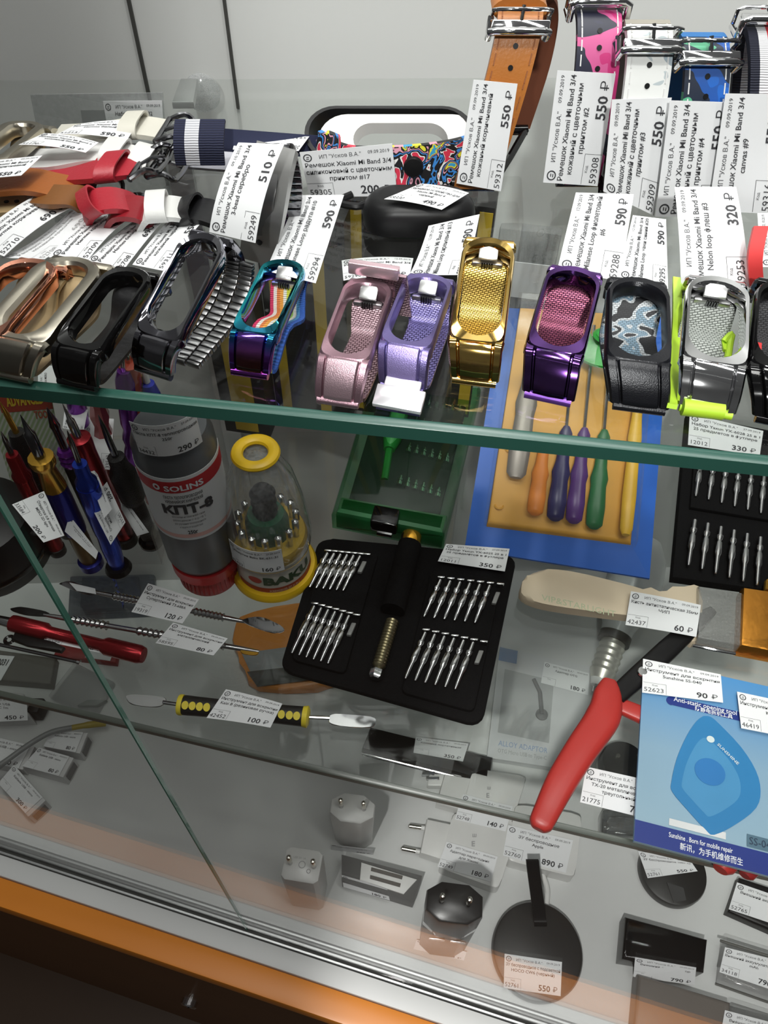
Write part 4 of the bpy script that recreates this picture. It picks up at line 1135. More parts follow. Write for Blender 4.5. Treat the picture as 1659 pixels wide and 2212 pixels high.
tag(r, quad([(258, 1062), (322, 1150), (296, 1158), (262, 1100)], 'F', .05, shelf=ZB), ['Отвертка MERO 2D black'], '', '', full=False)
driver('black handled screwdriver with a brassy tip, behind the red one', (150, 1150), (0, 868), [
    ('handle', knurl, [(0, 0), (.007, 0), (.0075, .05), (.0075, .72), (.005, .80), (0, .80)], 24)], (.79, gold_an, [(.0020, .80), (.0018, .92)]))
driver('dark screwdriver with purple rings and a broad flat tip', (222, 1150), (101, 880), [
    ('handle', black_matt, [(0, 0), (.006, 0), (.006, .6), (0, .6)], 24),
    ('rings', purple_an, [(0, .58), (.0062, .60), (.0068, .62), (.0056, .635), (.0066, .655), (.0056, .67), (.0064, .69), (.005, .71), (0, .71)], 28)], (.70, darksteel, [(.003, .71), (.003, .86), (.0035, .88)]))
driver('purple handled screwdriver behind the bottle with twisted beads', (300, 1090), (262, 760), [
    ('handle', purple_an, [(0, 0)] + [(.0045 + .0016 * (i % 2), .05 + i * .05) for i in range(12)] + [(.0062, .68), (.0062, .84), (.004, .90), (0, .90)], 10)], (.88, steel, [(.0018, .90), (.0016, .97)]))
driver('clear red screwdriver with ribbed handle, left of the purple beads', (255, 1080), (192, 790), [
    ('handle', mat('red clear ribs', (.45, .10, .10), .15, .2), [(0, 0)] + [(.0050 + .0018 * (i % 2), .05 + i * .07) for i in range(12)] + [(0, .90)], 8)], (.88, steel, [(.0018, .90), (.0016, .97)]))
driver('orange red translucent screwdriver beside the gold rod', (330, 1080), (272, 757), [
    ('handle', mat('orange red plastic', (.55, .07, .03), .2, .2), [(0, 0), (.0055, 0), (.0062, .5), (.0058, .80), (.0068, .83), (.0068, .93), (0, .94)], 16)], (.90, steel, [(.0018, .93), (.0016, .97)]))
driver('slim gold rod screwdriver with a white collar', (352, 1075), (283, 760), [
    ('handle', gold_an, [(0, 0), (.0036, 0), (.0036, .86), (0, .86)], 16), ('collar', white_pl, [(0, .855), (.0030, .86), (.0024, .94), (0, .94)], 12)], (.9, steel, [(.0015, .94), (.0012, .98)]))
driver('vivid blue screwdriver furthest towards the middle of the shelf', (392, 1075), (309, 795), [
    ('handle', mat('vivid blue plastic', (.01, .03, .55), .2, .3), [(0, 0), (.0055, 0), (.0065, .3), (.0065, .82), (.0045, .90), (0, .91)], 16)], (.9, white_pl, [(.0022, .91), (.002, .97)]))
driver('violet screwdriver with a short handle hanging beside the advertising card', (200, 1060), (150, 790), [
    ('handle', purple_an, [(0, 0), (.006, 0), (.0064, .3), (.0064, .95), (0, .97)], 16)], (.9, steel, [(.0015, .96), (.0012, .99)]))
# acrylic stand that holds them
sc_ = M(235, 1165); ux = side(235, 1165, ZB); uy = Vector((-ux.y, ux.x, 0))
root = thing('acrylic_stand', 'clear acrylic stand with thin plates that holds the screwdrivers upright', 'stand', sc_)
for nm, z in (('base_plate', .002), ('holding_plate', .036)):
    b = MB(); b.box(sc_ + uy * .022 - ux * .002 + Zv * z, ux * .045, uy * .045, Zv * .001); part(nm, b, clear_film, root)
for sx in (-1, 1):
    b = MB(); b.box(sc_ + uy * .022 - ux * .002 + ux * sx * .0455 + Zv * .0185, ux * .0008, uy * .045, Zv * .0185); part('side_plate', b, clear_film, root)
# white tags hanging from the rear drivers
for i, (q, h) in enumerate((([(272 - 190, 790), (82, 862), (136, 866), (140, 790)], .10), ([(140, 882), (135, 925), (180, 935), (190, 885)], .09), ([(168, 900), (172, 1010), (240, 1015), (246, 905)], .075), ([(262, 1000), (262, 1085), (300, 1090), (300, 1010)], .05))):
    tl = q
    tag(None, [P(*p, ZB + h) for p in (q[1], q[0], q[3], q[2])], ['Отвертка MERO'], '', '33%d' % (540 + i), label=('blank looking white price tag on a rear screwdriver next to the advertising card', 'white price tag half hidden behind the purple ringed screwdriver', 'tall white price tag hanging behind the black knurled screwdriver', 'white price tag tucked beside the paste bottle')[i])

# ---- advertising card and the wide blister with the BAKU print
pr_ = M(40, 1000); pb = onray_y(95, 1020, M(200, 1050).y + .02)
y0 = M(60, 1060).y + .02
root = thing('tool_card', 'upright green and white striped card with a red ADVANCE heading', 'card', onray_y(70, 1000, y0))
TLc, TRc, BRc, BLc = onray_y(-40, 838, y0 + .006), onray_y(104, 822, y0 + .006), onray_y(150, 1060, y0), onray_y(30, 1060, y0)
def cardf(x, y): return (TLc.lerp(TRc, x / 40)).lerp(BLc.lerp(BRc, x / 40), 1 - y / 40) 
def stripec(n, l, uv):
    mp = n.new('ShaderNodeMapping'); mp.inputs['Rotation'].default_value = (0, 0, .9); l.new(uv, mp.inputs[0])
    w = n.new('ShaderNodeTexWave'); w.inputs['Scale'].default_value = .16; l.new(mp.outputs[0], w.inputs[0])
    return ramp(n, l, w.outputs['Fac'], [(0, (.70, .72, .66)), (.75, (.40, .52, .28))]), None
b = MB(); b.sheet(lambda u, v: cardf(u * 40, v * 40), 1, 1, .0006, (40, 40)); cd_ = part('card', b, patterned('striped card', stripec, .5), root)
def clift(e):
    nn = (TRc - TLc).cross(BLc - TLc).normalized(); nn = nn if nn.dot(CAMP - TLc) > 0 else -nn
    return lambda x, y: cardf(x, y) + nn * e
b = MB(); stroke(b, clift(.0005), 8, 31, 40, 40); part('heading_panel', b, mat('heading red', (.45, .06, .03), .5), cd_)
b = MB(); write(b, clift(.0008), 'ADVANCED', 13, 33.2, 4.6, .04, 'l', .9); part('heading', b, mat('heading yellow', (.85, .60, .04), .5), cd_)
b = MB(); write(b, clift(.0008), 'TOOL', 28, 28.2, 3.6, .03); part('heading_second', b, mat('heading red print', (.5, .10, .05), .5), cd_)
b = MB(); ringmark(b, clift(.0007), 22, 21, .05, 3.4); ringmark(b, clift(.0007), 32, 9, .05, 4.5); part('green_spots', b, mat('spot green', (.22, .45, .06), .5), cd_)

y0 = rear(-.2, -.03).y
root = thing('blister_pack', 'tall clear blister pack with a hanging slot and red emblem standing at the back wall', 'blister pack', onray_y(210, 330, y0))
q = [onray_y(66, 204, y0), onray_y(352, 200, y0), onray_y(372, 480, y0), onray_y(120, 480, y0)]
b = MB(); b.sheet(lambda u, v: q[0].lerp(q[1], u).lerp(q[3].lerp(q[2], u), v), 1, 1, .0008, (80, 80)); sh = part('sheet', b, clear('milky blister', (.90, .91, .91), 1.2, .1, .22, (.62, .63, .63)), root)
def bl(x, y, e=.001): 
    p = q[0].lerp(q[1], x / 40).lerp(q[3].lerp(q[2], x / 40), 1 - y / 40); return p + Vector((0, -e, .3 * e))
b = MB(); write(b, bl, 'BAKU', 9, 22.5, 6.5, .04, 'l', .85); part('lettering', b, mat('grey print', (.12, .13, .13), .5), sh)
b = MB(); ringmark(b, bl, 6.0, 25.0, .05, 2.7); part('emblem', b, mat('dull red emblem', (.30, .12, .11), .5), sh)
b = MB(); stroke(b, bl, 15, 32, 23.5, 35.5); part('hanging_slot', b, mat('painted slot shade', (.30, .31, .31), .6), sh)  # dark of the open slot painted as a flat grey patch, no hole cut
tag(root, [bl(22.5, 38, .002), bl(40, 38, .002), bl(40, 26, .002), bl(23, 26, .002)], ['Набор Baku BK-632', 'Apple'], '', '', full=True, plain=paper)

# ---- green clear box of bits
gx = clear('green clear plastic', (.50, .78, .58), 1.0, .05, .006, (.02, .22, .09)); gdk = mat('black foam', (.01, .01, .01), .6)
p00, p10, p11, p01 = M(718, 1140), M(958, 1188), M(1035, 872), M(800, 862)
root = thing('bit_case', 'green clear plastic case of small bits lying under the front edge of the upper shelf', 'tool set', p00, )
b = MB(); b.prism([p00, p10, p11, p01], (0, 0, .020), .004); part('shell', b, gx, root)
def gp(u, v, z): return p00.lerp(p10, u).lerp(p01.lerp(p11, u), v) + Zv * z
b = MB(); b.prism([gp(.10, .12, .003), gp(.90, .12, .003), gp(.90, .97, .003), gp(.10, .97, .003)], (0, 0, .010), .001); part('insert', b, gdk, root, 'black foam insert')
b = MB(); b.prism([gp(.04, .0, .002), gp(.98, .0, .002), gp(.98, .11, .002), gp(.04, .11, .002)], (0, 0, .018), .003); part('front_rim', b, mat('green plastic rim', (.02, .17, .05), .35), root, 'solid green front rim')
b = MB(); b.tube([gp(.33, .50, .015), gp(.33, .58, .015), gp(.33, .95, .015)], [.0045, .0075, .0075], 16); b.tube([gp(.33, .5, .015), gp(.36, .30, .013)], .003, 8); part('driver_handle', b, mat('green grip', (.03, .24, .05), .4), root, 'green driver handle')
b = MB(); b.box(gp(.47, .02, .018), (p10 - p00).normalized() * .010, (p01 - p00).normalized() * .008, Zv * .006, .002); b.tube([gp(.42, -.03, .012), gp(.55, -.03, .012)], .0025, 8); part('latch', b, black_gloss, root)

# ---- dark packages standing against the back wall, seen through the upper shelf
yel_print = mat('mustard yellow print', (.48, .33, .03), .45); dark_card = mat('dark printed card', (.022, .021, .021), .4)
def rear_pack(label, x0, x1, ytop, yw, bars, m=dark_card, depth=.022):
    """package between image columns x0, x1 at the depth yw, standing on the middle shelf"""
    a_ = onray_y(x0, ytop, yw); c_ = onray_y(x1, ytop, yw); z1 = (a_.z + c_.z) / 2
    c0 = Vector((a_.x, yw, ZB)); c1 = Vector((c_.x, yw, ZB)); root = thing('tool_package', label, 'package', (c0 + c1) / 2, None)
    b = MB(); b.prism([c0, c1, c1 + Vector((0, depth, 0)), c0 + Vector((0, depth, 0))], (0, 0, z1 - ZB), .001); part('box', b, m, root)
    for u0, u1 in bars:
        b = MB(); p = c0.lerp(c1, u0); q_ = c0.lerp(c1, u1); b.prism([p + Zv * .004 + Vector((0, -.0006, 0)), q_ + Zv * .004 + Vector((0, -.0006, 0)), q_ + Zv * .004, p + Zv * .004], (0, 0, z1 - ZB - .008)); part('yellow_stripe', b, yel_print, root)
    return root, c0, c1, z1
rear_pack('dark package with two yellow stripes standing at the back behind the rainbow band', 545, 742, 470, .455, ((.10, .22), (.62, .76)))
rear_pack('dark package with a yellow stripe standing at the back behind the rose band', 746, 905, 440, .475, ((.06, .22),))
rear_pack('dark package with a yellow stripe at its end, standing behind the gold band', 908, 1072, 440, .485, ((.80, .98),))
rear_pack('low dark package with dull yellow print behind the steel link bracelet', 430, 541, 640, .43, ((.25, .75),))
r, c0, c1, z1 = rear_pack('pale clear package with white labels standing between the gold and violet bands', 1080, 1215, 500, .512, (), clear('pale pack', (.85, .86, .86), 1.2, .1, .2, (.6, .6, .6)), .010)
b = MB(); b.prism([c0.lerp(c1, .2) + Vector((0, -.0008, z1 - ZB - .055)), c0.lerp(c1, .95) + Vector((0, -.0008, z1 - ZB - .055)), c0.lerp(c1, .95) + Vector((0, -.0002, z1 - ZB - .055)), c0.lerp(c1, .2) + Vector((0, -.0002, z1 - ZB - .055))], (0, 0, .030)); part('label', b, paper, r, 'white label')
bit0 = None
def small_bit(label, p, axis, L, r, group):
    global bit0
    b = MB(); b.lathe(p, [(0, 0), (r, 0), (r, L * .30), (r * .55, L * .34), (r * .55, L * .42), (r * .85, L * .46), (r * .85, L * .60), (r * .5, L * .66), (r * .42, L * .95), (0, L)], 10, axis)
    return solo('precision_bit', b, steel, label, 'bit', p, group)
def bit_row(label, group, spots, axis, L, r):
    o = small_bit(label, spots[0], axis, L, r, group)
    for p in spots[1:]:
        c = o.copy(); COL.objects.link(c); c.location = p
    return o
gv = (p01 - p00).normalized()
for j, (v0, nm) in enumerate(((.27, 'front'), (.50, 'second'), (.70, 'third'), (.86, 'rear'))):
    bit_row('tiny steel bit in the %s row of the green clear case' % nm, '%s row of bits in the green case' % nm, [gp(.50 + i * .070, v0 - i * .008, .0145) for i in range(6)], gv + Zv * .05, .0100, .0024)

# ---- unfolded black pouch with rows of bits
q = [M(690, 1168), M(1116, 1206), M(1040, 1575), M(604, 1452)]
root = thing('tool_pouch', 'unfolded black cloth tool pouch with four bit rows and a 350 price tag', 'tool pouch', q[3])
def pf(u, v, z=0.0): return q[0].lerp(q[1], u).lerp(q[3].lerp(q[2], u), v) + Zv * z
def rounded(u0, v0, u1, v1, r, z):
    out = []
    for cx, cy, a0 in ((u1 - r, v0 + r, -90), (u1 - r, v1 - r, 0), (u0 + r, v1 - r, 90), (u0 + r, v0 + r, 180)):
        for k in range(5):
            g = math.radians(a0 + 22.5 * k); out.append(pf(cx + r * math.cos(g), cy + r * math.sin(g), z))
    return out
b = MB(); b.prism(list(reversed(rounded(0, 0, 1, 1, .07, 0))), (0, 0, .004), .0015); part('outer_cover', b, black_cloth, root)
b = MB(); b.prism(list(reversed(rounded(.05, .10, .32, .93, .03, .004))), (0, 0, .003), .001); part('bit_panel', b, black_cloth, root)
b = MB(); b.prism(list(reversed(rounded(.60, .18, .95, .95, .03, .004))), (0, 0, .003), .001); part('bit_panel', b, black_cloth, root)
b = MB(); b.tube([pf(.465, .03, .010), pf(.465, .50, .010)], .0085, 16); part('handle_sleeve', b, black_cloth, root)
tag(root, [pf(.64, -.005, .009), pf(.955, -.01, .009), pf(.955, .135, .0075), pf(.62, .115, .0075)], ['Набор Yaxun YX-6025 25 в 1', '25 предметов в футляре'], '350', '12011', '27.09.2019')
hd = thing('screwdriver', 'black driver handle with an amber knob, pushed into the pouch sleeve', 'screwdriver', pf(.465, .10, .008))
b = MB(); b.lathe(pf(.465, .035, .010), [(0, -.002), (.0066, -.0015), (.0072, .003), (.0072, .010), (.006, .013), (0, .014)], 24, q[0] - q[3]); part('knob', b, mat('amber gold knob', (.85, .45, .05), .12, .8), hd, 'amber gold knob')
b = MB(); b.lathe(pf(.465, .30, .010), [(0, 0), (.0062, .0), (.0062, .040), (0, .040)], 16, q[0] - q[3]); part('grip', b, black_matt, hd)
root2 = thing('spring_shaft', 'bronze ribbed extension shaft lying between the bit rows of the pouch', 'extension shaft', pf(.47, .60, .006))
va = (pf(.455, .56) - pf(.445, .88)).normalized(); p0 = pf(.468, .885, .0095); L_ = (pf(.455, .54) - pf(.468, .885)).length
b = MB(); b.lathe(p0, [(0, .0)] + [(.0046 if i % 2 else .0040, .004 + i * (L_ - .006) / 32) for i in range(32)] + [(0, L_)], 16, va); part('ribs', b, mat('dark bronze', (.30, .26, .15), .3, .9), root2)
b = MB(); b.lathe(p0 - va * .005, [(0, 0), (.0032, 0), (.0045, .002), (.0045, .006), (0, .006)], 6, va); part('socket', b, steel, root2)
def pouch_bit(nm, spots, axv, L, r, label, group):
    b = MB(); p = spots[0]
    b.lathe(p, [(0, 0), (r * .62, 0), (r * .62, L * .18), (r, L * .20), (r, L * .26), (r * .7, L * .29), (r * .7, L * .33), (r, L * .36), (r, L * .60), (r * .6, L * .66), (r * .55, L * .92), (r * .3, L), (0, L)], 10, axv)
    o = solo('precision_bit', b, steel, label, 'bit', p, group)
    for k, s_ in enumerate(spots[1:]):
        c = o.copy(); COL.objects.link(c); c.location = s_; c.scale = (1, 1, 1)
    return o
rows = [((.072, .155), (.268, .150), (.035, .43), 'upper row by the yellow footed jar'), ((.085, .56), (.30, .585), (.045, .90), 'lower row by the yellow footed jar'),
        ((.655, .25), (.945, .245), (.620, .50), 'row just below the 350 tag'), ((.645, .595), (.925, .600), (.605, .88), 'row at the near corner of the pouch')]
for (a_, c_, e_, nm) in rows:
    axv = (pf(*e_) - pf(*a_)).normalized(); L = (pf(*e_) - pf(*a_)).length
    spots = [pf(a_[0] + (c_[0] - a_[0]) * i / 6, a_[1] + (c_[1] - a_[1]) * i / 6, .0088) for i in range(6)]
    pouch_bit('precision_bit', spots, axv, L * 1.0, .0024, 'steel precision bit in the %s' % nm, 'bits in the pouch, %s' % nm)
    b = MB()
    for i in range(7):
        p = pf(a_[0] + (c_[0] - a_[0]) * i / 6, a_[1] + (c_[1] - a_[1]) * i / 6, .0092); u = (q[1] - q[0]).normalized(); b.box(p - axv * .0015, u * .0026, axv * .0008, Zv * .0022, .0005)
    part('clip_row', b, steel, root, 'shiny row of clips')
    b = MB(); p = pf(c_[0], c_[1] + .03, .0088); b.box(p + axv * .006, (q[1] - q[0]).normalized() * .0016, axv * .005, Zv * .0016, .0006); part('clip_end', b, mat('clear grey clip', (.25, .25, .24), .3), root)

# ---- blue blister with coloured opening tools
q = [M(1062, 690), M(1440, 700), M(1402, 1252), M(1003, 1188)]
q = [onray_y(1075, 655, M(1075, 700).y), onray_y(1440, 660, M(1440, 705).y), q[2], q[3]]
q[0] = onray_y(1085, 668, rear(.07, .004).y); q[1] = onray_y(1446, 690, rear(.2, .004).y)
root = thing('tool_blister', 'blue backed blister pack holding coloured opening tools on an orange tray', 'blister pack', q[3])
def bf(u, v, z=0.0): return q[0].lerp(q[1], u).lerp(q[3].lerp(q[2], u), v) + Zv * z
b = MB(); b.prism([bf(0, 0), bf(0, 1), bf(1, 1), bf(1, 0)], (0, 0, .0015)); part('backing_card', b, mat('blue card', (.012, .12, .55), .4), root, 'blue backing card')
tray = mat('orange tray', (.78, .40, .06), .45)
b = MB(); b.prism([bf(.10, .02, .0016), bf(.10, .90, .0016), bf(.88, .90, .0016), bf(.88, .02, .0016)], (0, 0, .006), .002); part('tray', b, tray, root, 'orange moulded tray')
b = MB()
for u_, v_ in ((.16, .60), (.15, .83)): b.lathe(bf(u_, v_, .0076), [(.0022, 0), (.0030, .0006), (.0036, 0)], 16, caps=False)
part('dimple', b, tray, root)
b = MB(); cr = [(.08, .0), (.08, .92), (.90, .92), (.90, .0)]; ci = [(.10, .02), (.10, .905), (.88, .905), (.88, .02)]
b.loft([[bf(u, v, h) for u, v in c_] for c_, h in ((cr, .0086), (cr, .0160), (ci, .0195))], caps=False); b.face([b.b.verts.new(bf(u, v, .0195)) for u, v in ci]); part('clear_cover', b, clear('blister cover', (.97, .97, .96), .8, .12, .02), root, 'clear blister cover')
def ptool(name, label, u, v0, v1, r, m, slim=None, flat=.6, u1=None):
    u1 = u if u1 is None else u1
    o = thing(name, label, 'opening tool', bf(u, v1, .009), 'tools in the blue blister')
    axv = (bf(u1, v0) - bf(u, v1)); L = axv.length
    b = MB(); x = axv.normalized(); s_ = x.cross(Zv).normalized(); rings = []
    for t, k in ((0, .55), (.03, .9), (.2, 1.0), (.42, .85), (.50, 1.0), (.62, .72), (.80, .62), (.93, .72), (1.0, .35)):
        rings.append([bf(u, v1, .0150) + x * L * t + s_ * math.cos(g) * r * k + Zv * math.sin(g) * r * k * flat for g in [2 * PI * i / 14 for i in range(14)]])
    b.loft(rings); part('handle', b, m, o)
    if slim:
        b = MB(); b.tube([bf(u1, v0, .0125), bf(u1 + slim, v0 - .42, .0125)], .0014, 8); part('blade', b, steel, o)
ptool('pry_bar', 'orange pry stick in the blue blister', .345, .56, .87, .0062, mat('orange plastic', (.85, .26, .03), .4))
ptool('small_screwdriver', 'navy small screwdriver in the blue blister', .455, .52, .88, .0066, mat('navy plastic', (.025, .02, .11), .3), -.02)
ptool('small_screwdriver', 'purple small screwdriver in the blue blister', .555, .52, .88, .0064, mat('purple plastic', (.10, .03, .20), .3), -.015)
ptool('small_screwdriver', 'green small screwdriver in the blue blister', .665, .52, .89, .0064, mat('bottle green plastic', (.02, .16, .05), .35), -.02)
ptool('pry_bar', 'grey metal pry stick in the blue blister', .215, .15, .74, .0078, mat('grey tool', (.30, .27, .24), .35, .4), None, .3)
ptool('pry_bar', 'yellow pry stick in the blue blister', .835, .18, .90, .0050, mat('yellow stick', (.85, .50, .04), .35), None, .6)
o = thing('suction_cup', 'bright green round suction cup inside the blue blister under the glass shelf', 'suction cup', bf(.60, .18, .009), 'tools in the blue blister')
b = MB(); b.lathe(bf(.60, .18, .009), [(0, 0), (.021, 0), (.021, .002), (.012, .007), (.006, .010), (.006, .014), (0, .015)], 32); part('cup', b, mat('green rubber', (.04, .55, .07), .35), o)
b = MB(); b.lathe(bf(.60, .18, .022), [(.006, 0), (.0075, .0015), (.009, 0), (.0075, -.0015)], 24, caps=False); part('ring', b, MATS['green rubber'], o)

# ---- second black bit kit at the right
q = [M(1478, 905), M(1760, 960), M(1745, 1300), M(1445, 1258)]
root = thing('tool_pouch', 'black bit pouch with a 330 price tag partly cut off at the right side', 'tool pouch', q[3])
b = MB(); b.prism([pf(0, 0), pf(0, 1), pf(1, 1), pf(1, 0)], (0, 0, .007), .003); part('outer_cover', b, black_cloth, root)
b = MB(); b.prism([pf(.08, .30, .0072), pf(.08, .62, .0072), pf(.95, .62, .0072), pf(.95, .30, .0072)], (0, 0, .003), .001); part('bit_panel', b, black_cloth, root)
tag(root, quad([(1490, 894), (1649, 931), (1641, 985), (1486, 961)], 'F', .022, shelf=ZB), ['Набор Yaxun YX-6028 25 в 1', '25 предметов в футляре'], '330', '12012', '27.09.2019', plain=paper)
for a_, c_, e_, nm in (((.13, .33), (.60, .36), (.11, .56), 'rear row of the cut off black pouch'), ((.12, .70), (.60, .74), (.10, .95), 'front row of the cut off black pouch')):
    axv = (pf(*e_) - pf(*a_)).normalized(); L = (pf(*e_) - pf(*a_)).length
    pouch_bit('precision_bit', [pf(a_[0] + (c_[0] - a_[0]) * i / 5, a_[1] + (c_[1] - a_[1]) * i / 5, .0115) for i in range(6)], axv, L, .0025, 'steel precision bit in the %s' % nm, 'bits, %s' % nm)
b = MB(); b.lathe(pf(.72, .98, .012), [(0, 0), (.0075, .001), (.008, .010), (0, .011)], 20, q[3] - q[0]); part('amber_knob', b, MATS['amber gold knob'], root, 'amber gold knob')

# ---- wooden brush
root = thing('flat_brush', 'flat brush with a pale wooden handle, clear film and a shiny copper ferrule', 'brush', M(1200, 1290))
wood = mat('pale wood', (.70, .58, .42), .55, var=.05, vscale=90)
def bh(x, y): return M(x, y, .003)
poly = [bh(*p) for p in ((1128, 1262), (1160, 1244), (1230, 1248), (1340, 1274), (1400, 1290), (1450, 1288), (1506, 1278), (1500, 1396), (1460, 1375), (1420, 1350), (1340, 1341), (1220, 1326), (1150, 1312), (1120, 1292))]
poly = smooth(poly + [poly[0]], 3)[:-1]
b = MB(); b.prism(poly, (0, 0, .008), .003); part('handle', b, wood, root, 'pale wooden handle')
b = MB(); f_ = lambda x, y: M(1170 + x * 4.6, 1291 + x * 1.05 - y * 2.6, .0112); write(b, f_, 'VIP&STARLIGHT', 0, -2, 7, 0, 'l', .7); part('faint_lettering', b, mat('faint green ink', (.50, .55, .36), .6), root)
b = MB(); b.prism([M(1498, 1283, .004), M(1592, 1298, .004), M(1588, 1412, .004), M(1496, 1395, .004)], (0, 0, .011), .002); part('bristle_film', b, clear('wrinkled film', (.75, .75, .74), 2.5, .12, .25, (.55, .55, .53)), root, 'clear film over the neck')
b = MB(); b.tube([M(1496, 1394, .008), M(1545, 1404, .009), M(1588, 1412, .008)], .0012, 8); part('film_edge', b, chrome, root)
b = MB(); b.prism([M(1590, 1290, .003), M(1760, 1315, .003), M(1760, 1450, .003), M(1584, 1416, .003)], (0, 0, .014), .003); part('ferrule', b, mat('copper foil', (.72, .30, .045), .18, .9, bump=.5, bscale=120), root, 'shiny copper ferrule')
tag(root, quad([(1363, 1277), (1514, 1307), (1504, 1376), (1351, 1350)], 'F', .016, shelf=ZB), ['Кисть антистатическая 35мм', 'ЧИП'], '60', '42437', curl=.0006)

# ---- double ended metal spudgers
def rod(name, label, pts, secs, m, group='opening tools lying in a fan on the middle shelf'):
    """pts two pixels (left, right); secs [(part, material, [(r, t)])] along it; flat blades given by their own outline"""
    a_, c_ = M(*pts[0], pts[2] if len(pts) > 2 else .004), M(*pts[1], pts[2] if len(pts) > 2 else .004)
    root = thing(name, label, 'opening tool', a_, group); ax_ = c_ - a_; L = ax_.length
    for nm, mm, pr in secs:
        b = MB(); b.lathe(a_, [(r, t * L) for r, t in pr], 14, ax_); part(nm, b, mm, root)
    return root, a_, ax_.normalized(), L
def blade(root, px, h, m, thick=.0008, label=None):
    b = MB(); p = smooth([M(x, y, h) for x, y in px] + [M(*px[0], h)], 4)[:-1]; b.prism(p, (0, 0, thick), .0003, 1); part('blade', b, m, root, label)
def knurls(t0, t1, n, r): return [(0, t0)] + [(r if i % 2 else r * .72, t0 + (t1 - t0) * i / n) for i in range(n + 1)] + [(0, t1)]
r, *_ = rod('spudger', 'slim steel spudger with a 120 price tag, rearmost of the fan', ((190, 1276), (540, 1345), .005), [('rod', steel, [(0, 0), (.0011, 0), (.0017, .12), (.0017, .88), (.0011, 1), (0, 1)]), ('knurl', steel, knurls(.16, .31, 13, .0030)), ('knurl', steel, knurls(.66, .84, 15, .0030))], steel)
blade(r, [(128, 1262), (150, 1256), (190, 1270), (212, 1277), (196, 1286), (160, 1276)], .005, darksteel)
blade(r, [(522, 1340), (560, 1333), (606, 1352), (613, 1364), (588, 1368), (540, 1352)], .006, chrome)
b = MB(); b.prism([M(150, 1259, .0062), M(206, 1272, .0062), M(208, 1284, .0062), M(166, 1277, .0062)], (0, 0, .0005)); part('sticker', b, paper, r, 'white folded sticker')
tag(r, quad([(320, 1260), (430, 1295), (394, 1347), (284, 1322)], 'F', .011, shelf=ZB), ['Инструмент для вскрытия', 'Супертонкий TS-688A'], '120', '19319')
r, *_ = rod('spudger', 'long steel spudger with an 80 price tag in the middle of the fan', ((95, 1328), (560, 1408), .005), [('rod', steel, [(0, 0), (.0012, 0), (.0018, .1), (.0018, .9), (.0012, 1), (0, 1)]), ('knurl', steel, knurls(.13, .30, 15, .0032)), ('knurl', steel, knurls(.44, .60, 13, .0032)), ('knurl', steel, knurls(.70, .84, 11, .0032))], steel)
blade(r, [(22, 1316), (45, 1312), (100, 1322), (106, 1332), (60, 1330), (30, 1322)], .005, black_gloss)
blade(r, [(520, 1398), (556, 1404), (554, 1416), (522, 1412)], .005, gold_an)
tag(r, quad([(374, 1345), (492, 1379), (461, 1416), (336, 1389)], 'F', .011, shelf=ZB), ['Инструмент для вскрытия', 'металлический'], '80', '58595')
r, *_ = rod('opening_tool', 'red anodised opening tool with a 140 price tag behind its waist', ((26, 1346), (312, 1416), .006), [('handle', red_an, [(0, 0), (.0056, .0), (.0058, .02), (.0058, .26), (.0040, .29), (.0040, .68), (.0060, .72), (.0062, .96), (.0052, .995), (0, 1)])], red_an)
b = MB(); b.tube([M(-40, 1330, .006), M(26, 1346, .006)], [.0025, .0038], 10); part('neck', b, steel, r)
tag(r, quad([(110, 1356), (246, 1386), (225, 1412), (92, 1384)], 'F', .004, shelf=ZB), ['Инструмент для вскрытия'], '140', '58596')
root = thing('flat_pick', 'flat black pick lying in front of the red opening tool', 'opening tool', M(80, 1390), 'opening tools lying in a fan on the middle shelf')
b = MB(); b.prism([M(*p, .002) for p in ((34, 1370), (120, 1390), (142, 1402), (134, 1412), (60, 1398), (28, 1386))], (0, 0, .003), .001); part('plate', b, black_matt, root)
b = MB(); b.lathe(M(20, 1382, .003), [(.0015, 0), (.0028, .0008), (.004, 0), (.0028, -.0008)], 16, caps=False); part('eye', b, black_gloss, root)
root = thing('thin_rod', 'long thin dark steel rod crossing the shelf in front of the flat black pick', 'rod', M(80, 1410)); b = MB(); b.tube([M(-30, 1386, .002), M(170, 1430, .002)], .0013, 8); part('rod', b, darksteel, root)
b = MB(); b.lathe(M(170, 1430, .002), [(0, -.001), (.0016, -.001), (.0016, .001), (0, .002)], 8, M(200, 1437) - M(170, 1430)); part('end_cap', b, steel, root)
# yellow and black spudger
r, a_, ax_, L = rod('spudger', 'black rubber handled spudger with yellow dots and a 100 price tag', ((386, 1522), (668, 1549), .006), [('handle', mat('black rubber', (.012, .012, .012), .5), [(0, .02), (.0058, .02), (.0062, .05), (.0054, .5), (.0062, .95), (.0058, .98), (0, .98)])], steel)
b = MB(); b.lathe(a_, [(0, 0), (.0062, 0), (.0066, .001), (.0064, .003), (0, .003)], 20, ax_); b.lathe(a_ + ax_ * L, [(0, -.004), (.0064, -.004), (.0068, -.001), (.0050, .0), (0, .0)], 20, ax_); part('end_ring', b, mat('bright yellow', (.85, .68, .05), .45), r, 'yellow end rings')
b = MB()
upv = (CAMP - (a_ + ax_ * L * .5)).normalized(); upv = (upv - ax_ * upv.dot(ax_)).normalized(); sdv = ax_.cross(upv)
for t in (.07, .125, .18, .235, .74, .80, .86, .915):
    e = [a_ + ax_ * (L * t + .0022 * math.cos(g)) + upv * .0067 + sdv * (.0026 * math.sin(g)) - upv * (.0006 * math.sin(g) ** 2) for g in [2 * PI * i / 14 for i in range(14)]]
    b.face([b.b.verts.new(p) for p in e])
part('dots', b, MATS['bright yellow'], r, 'yellow dots')
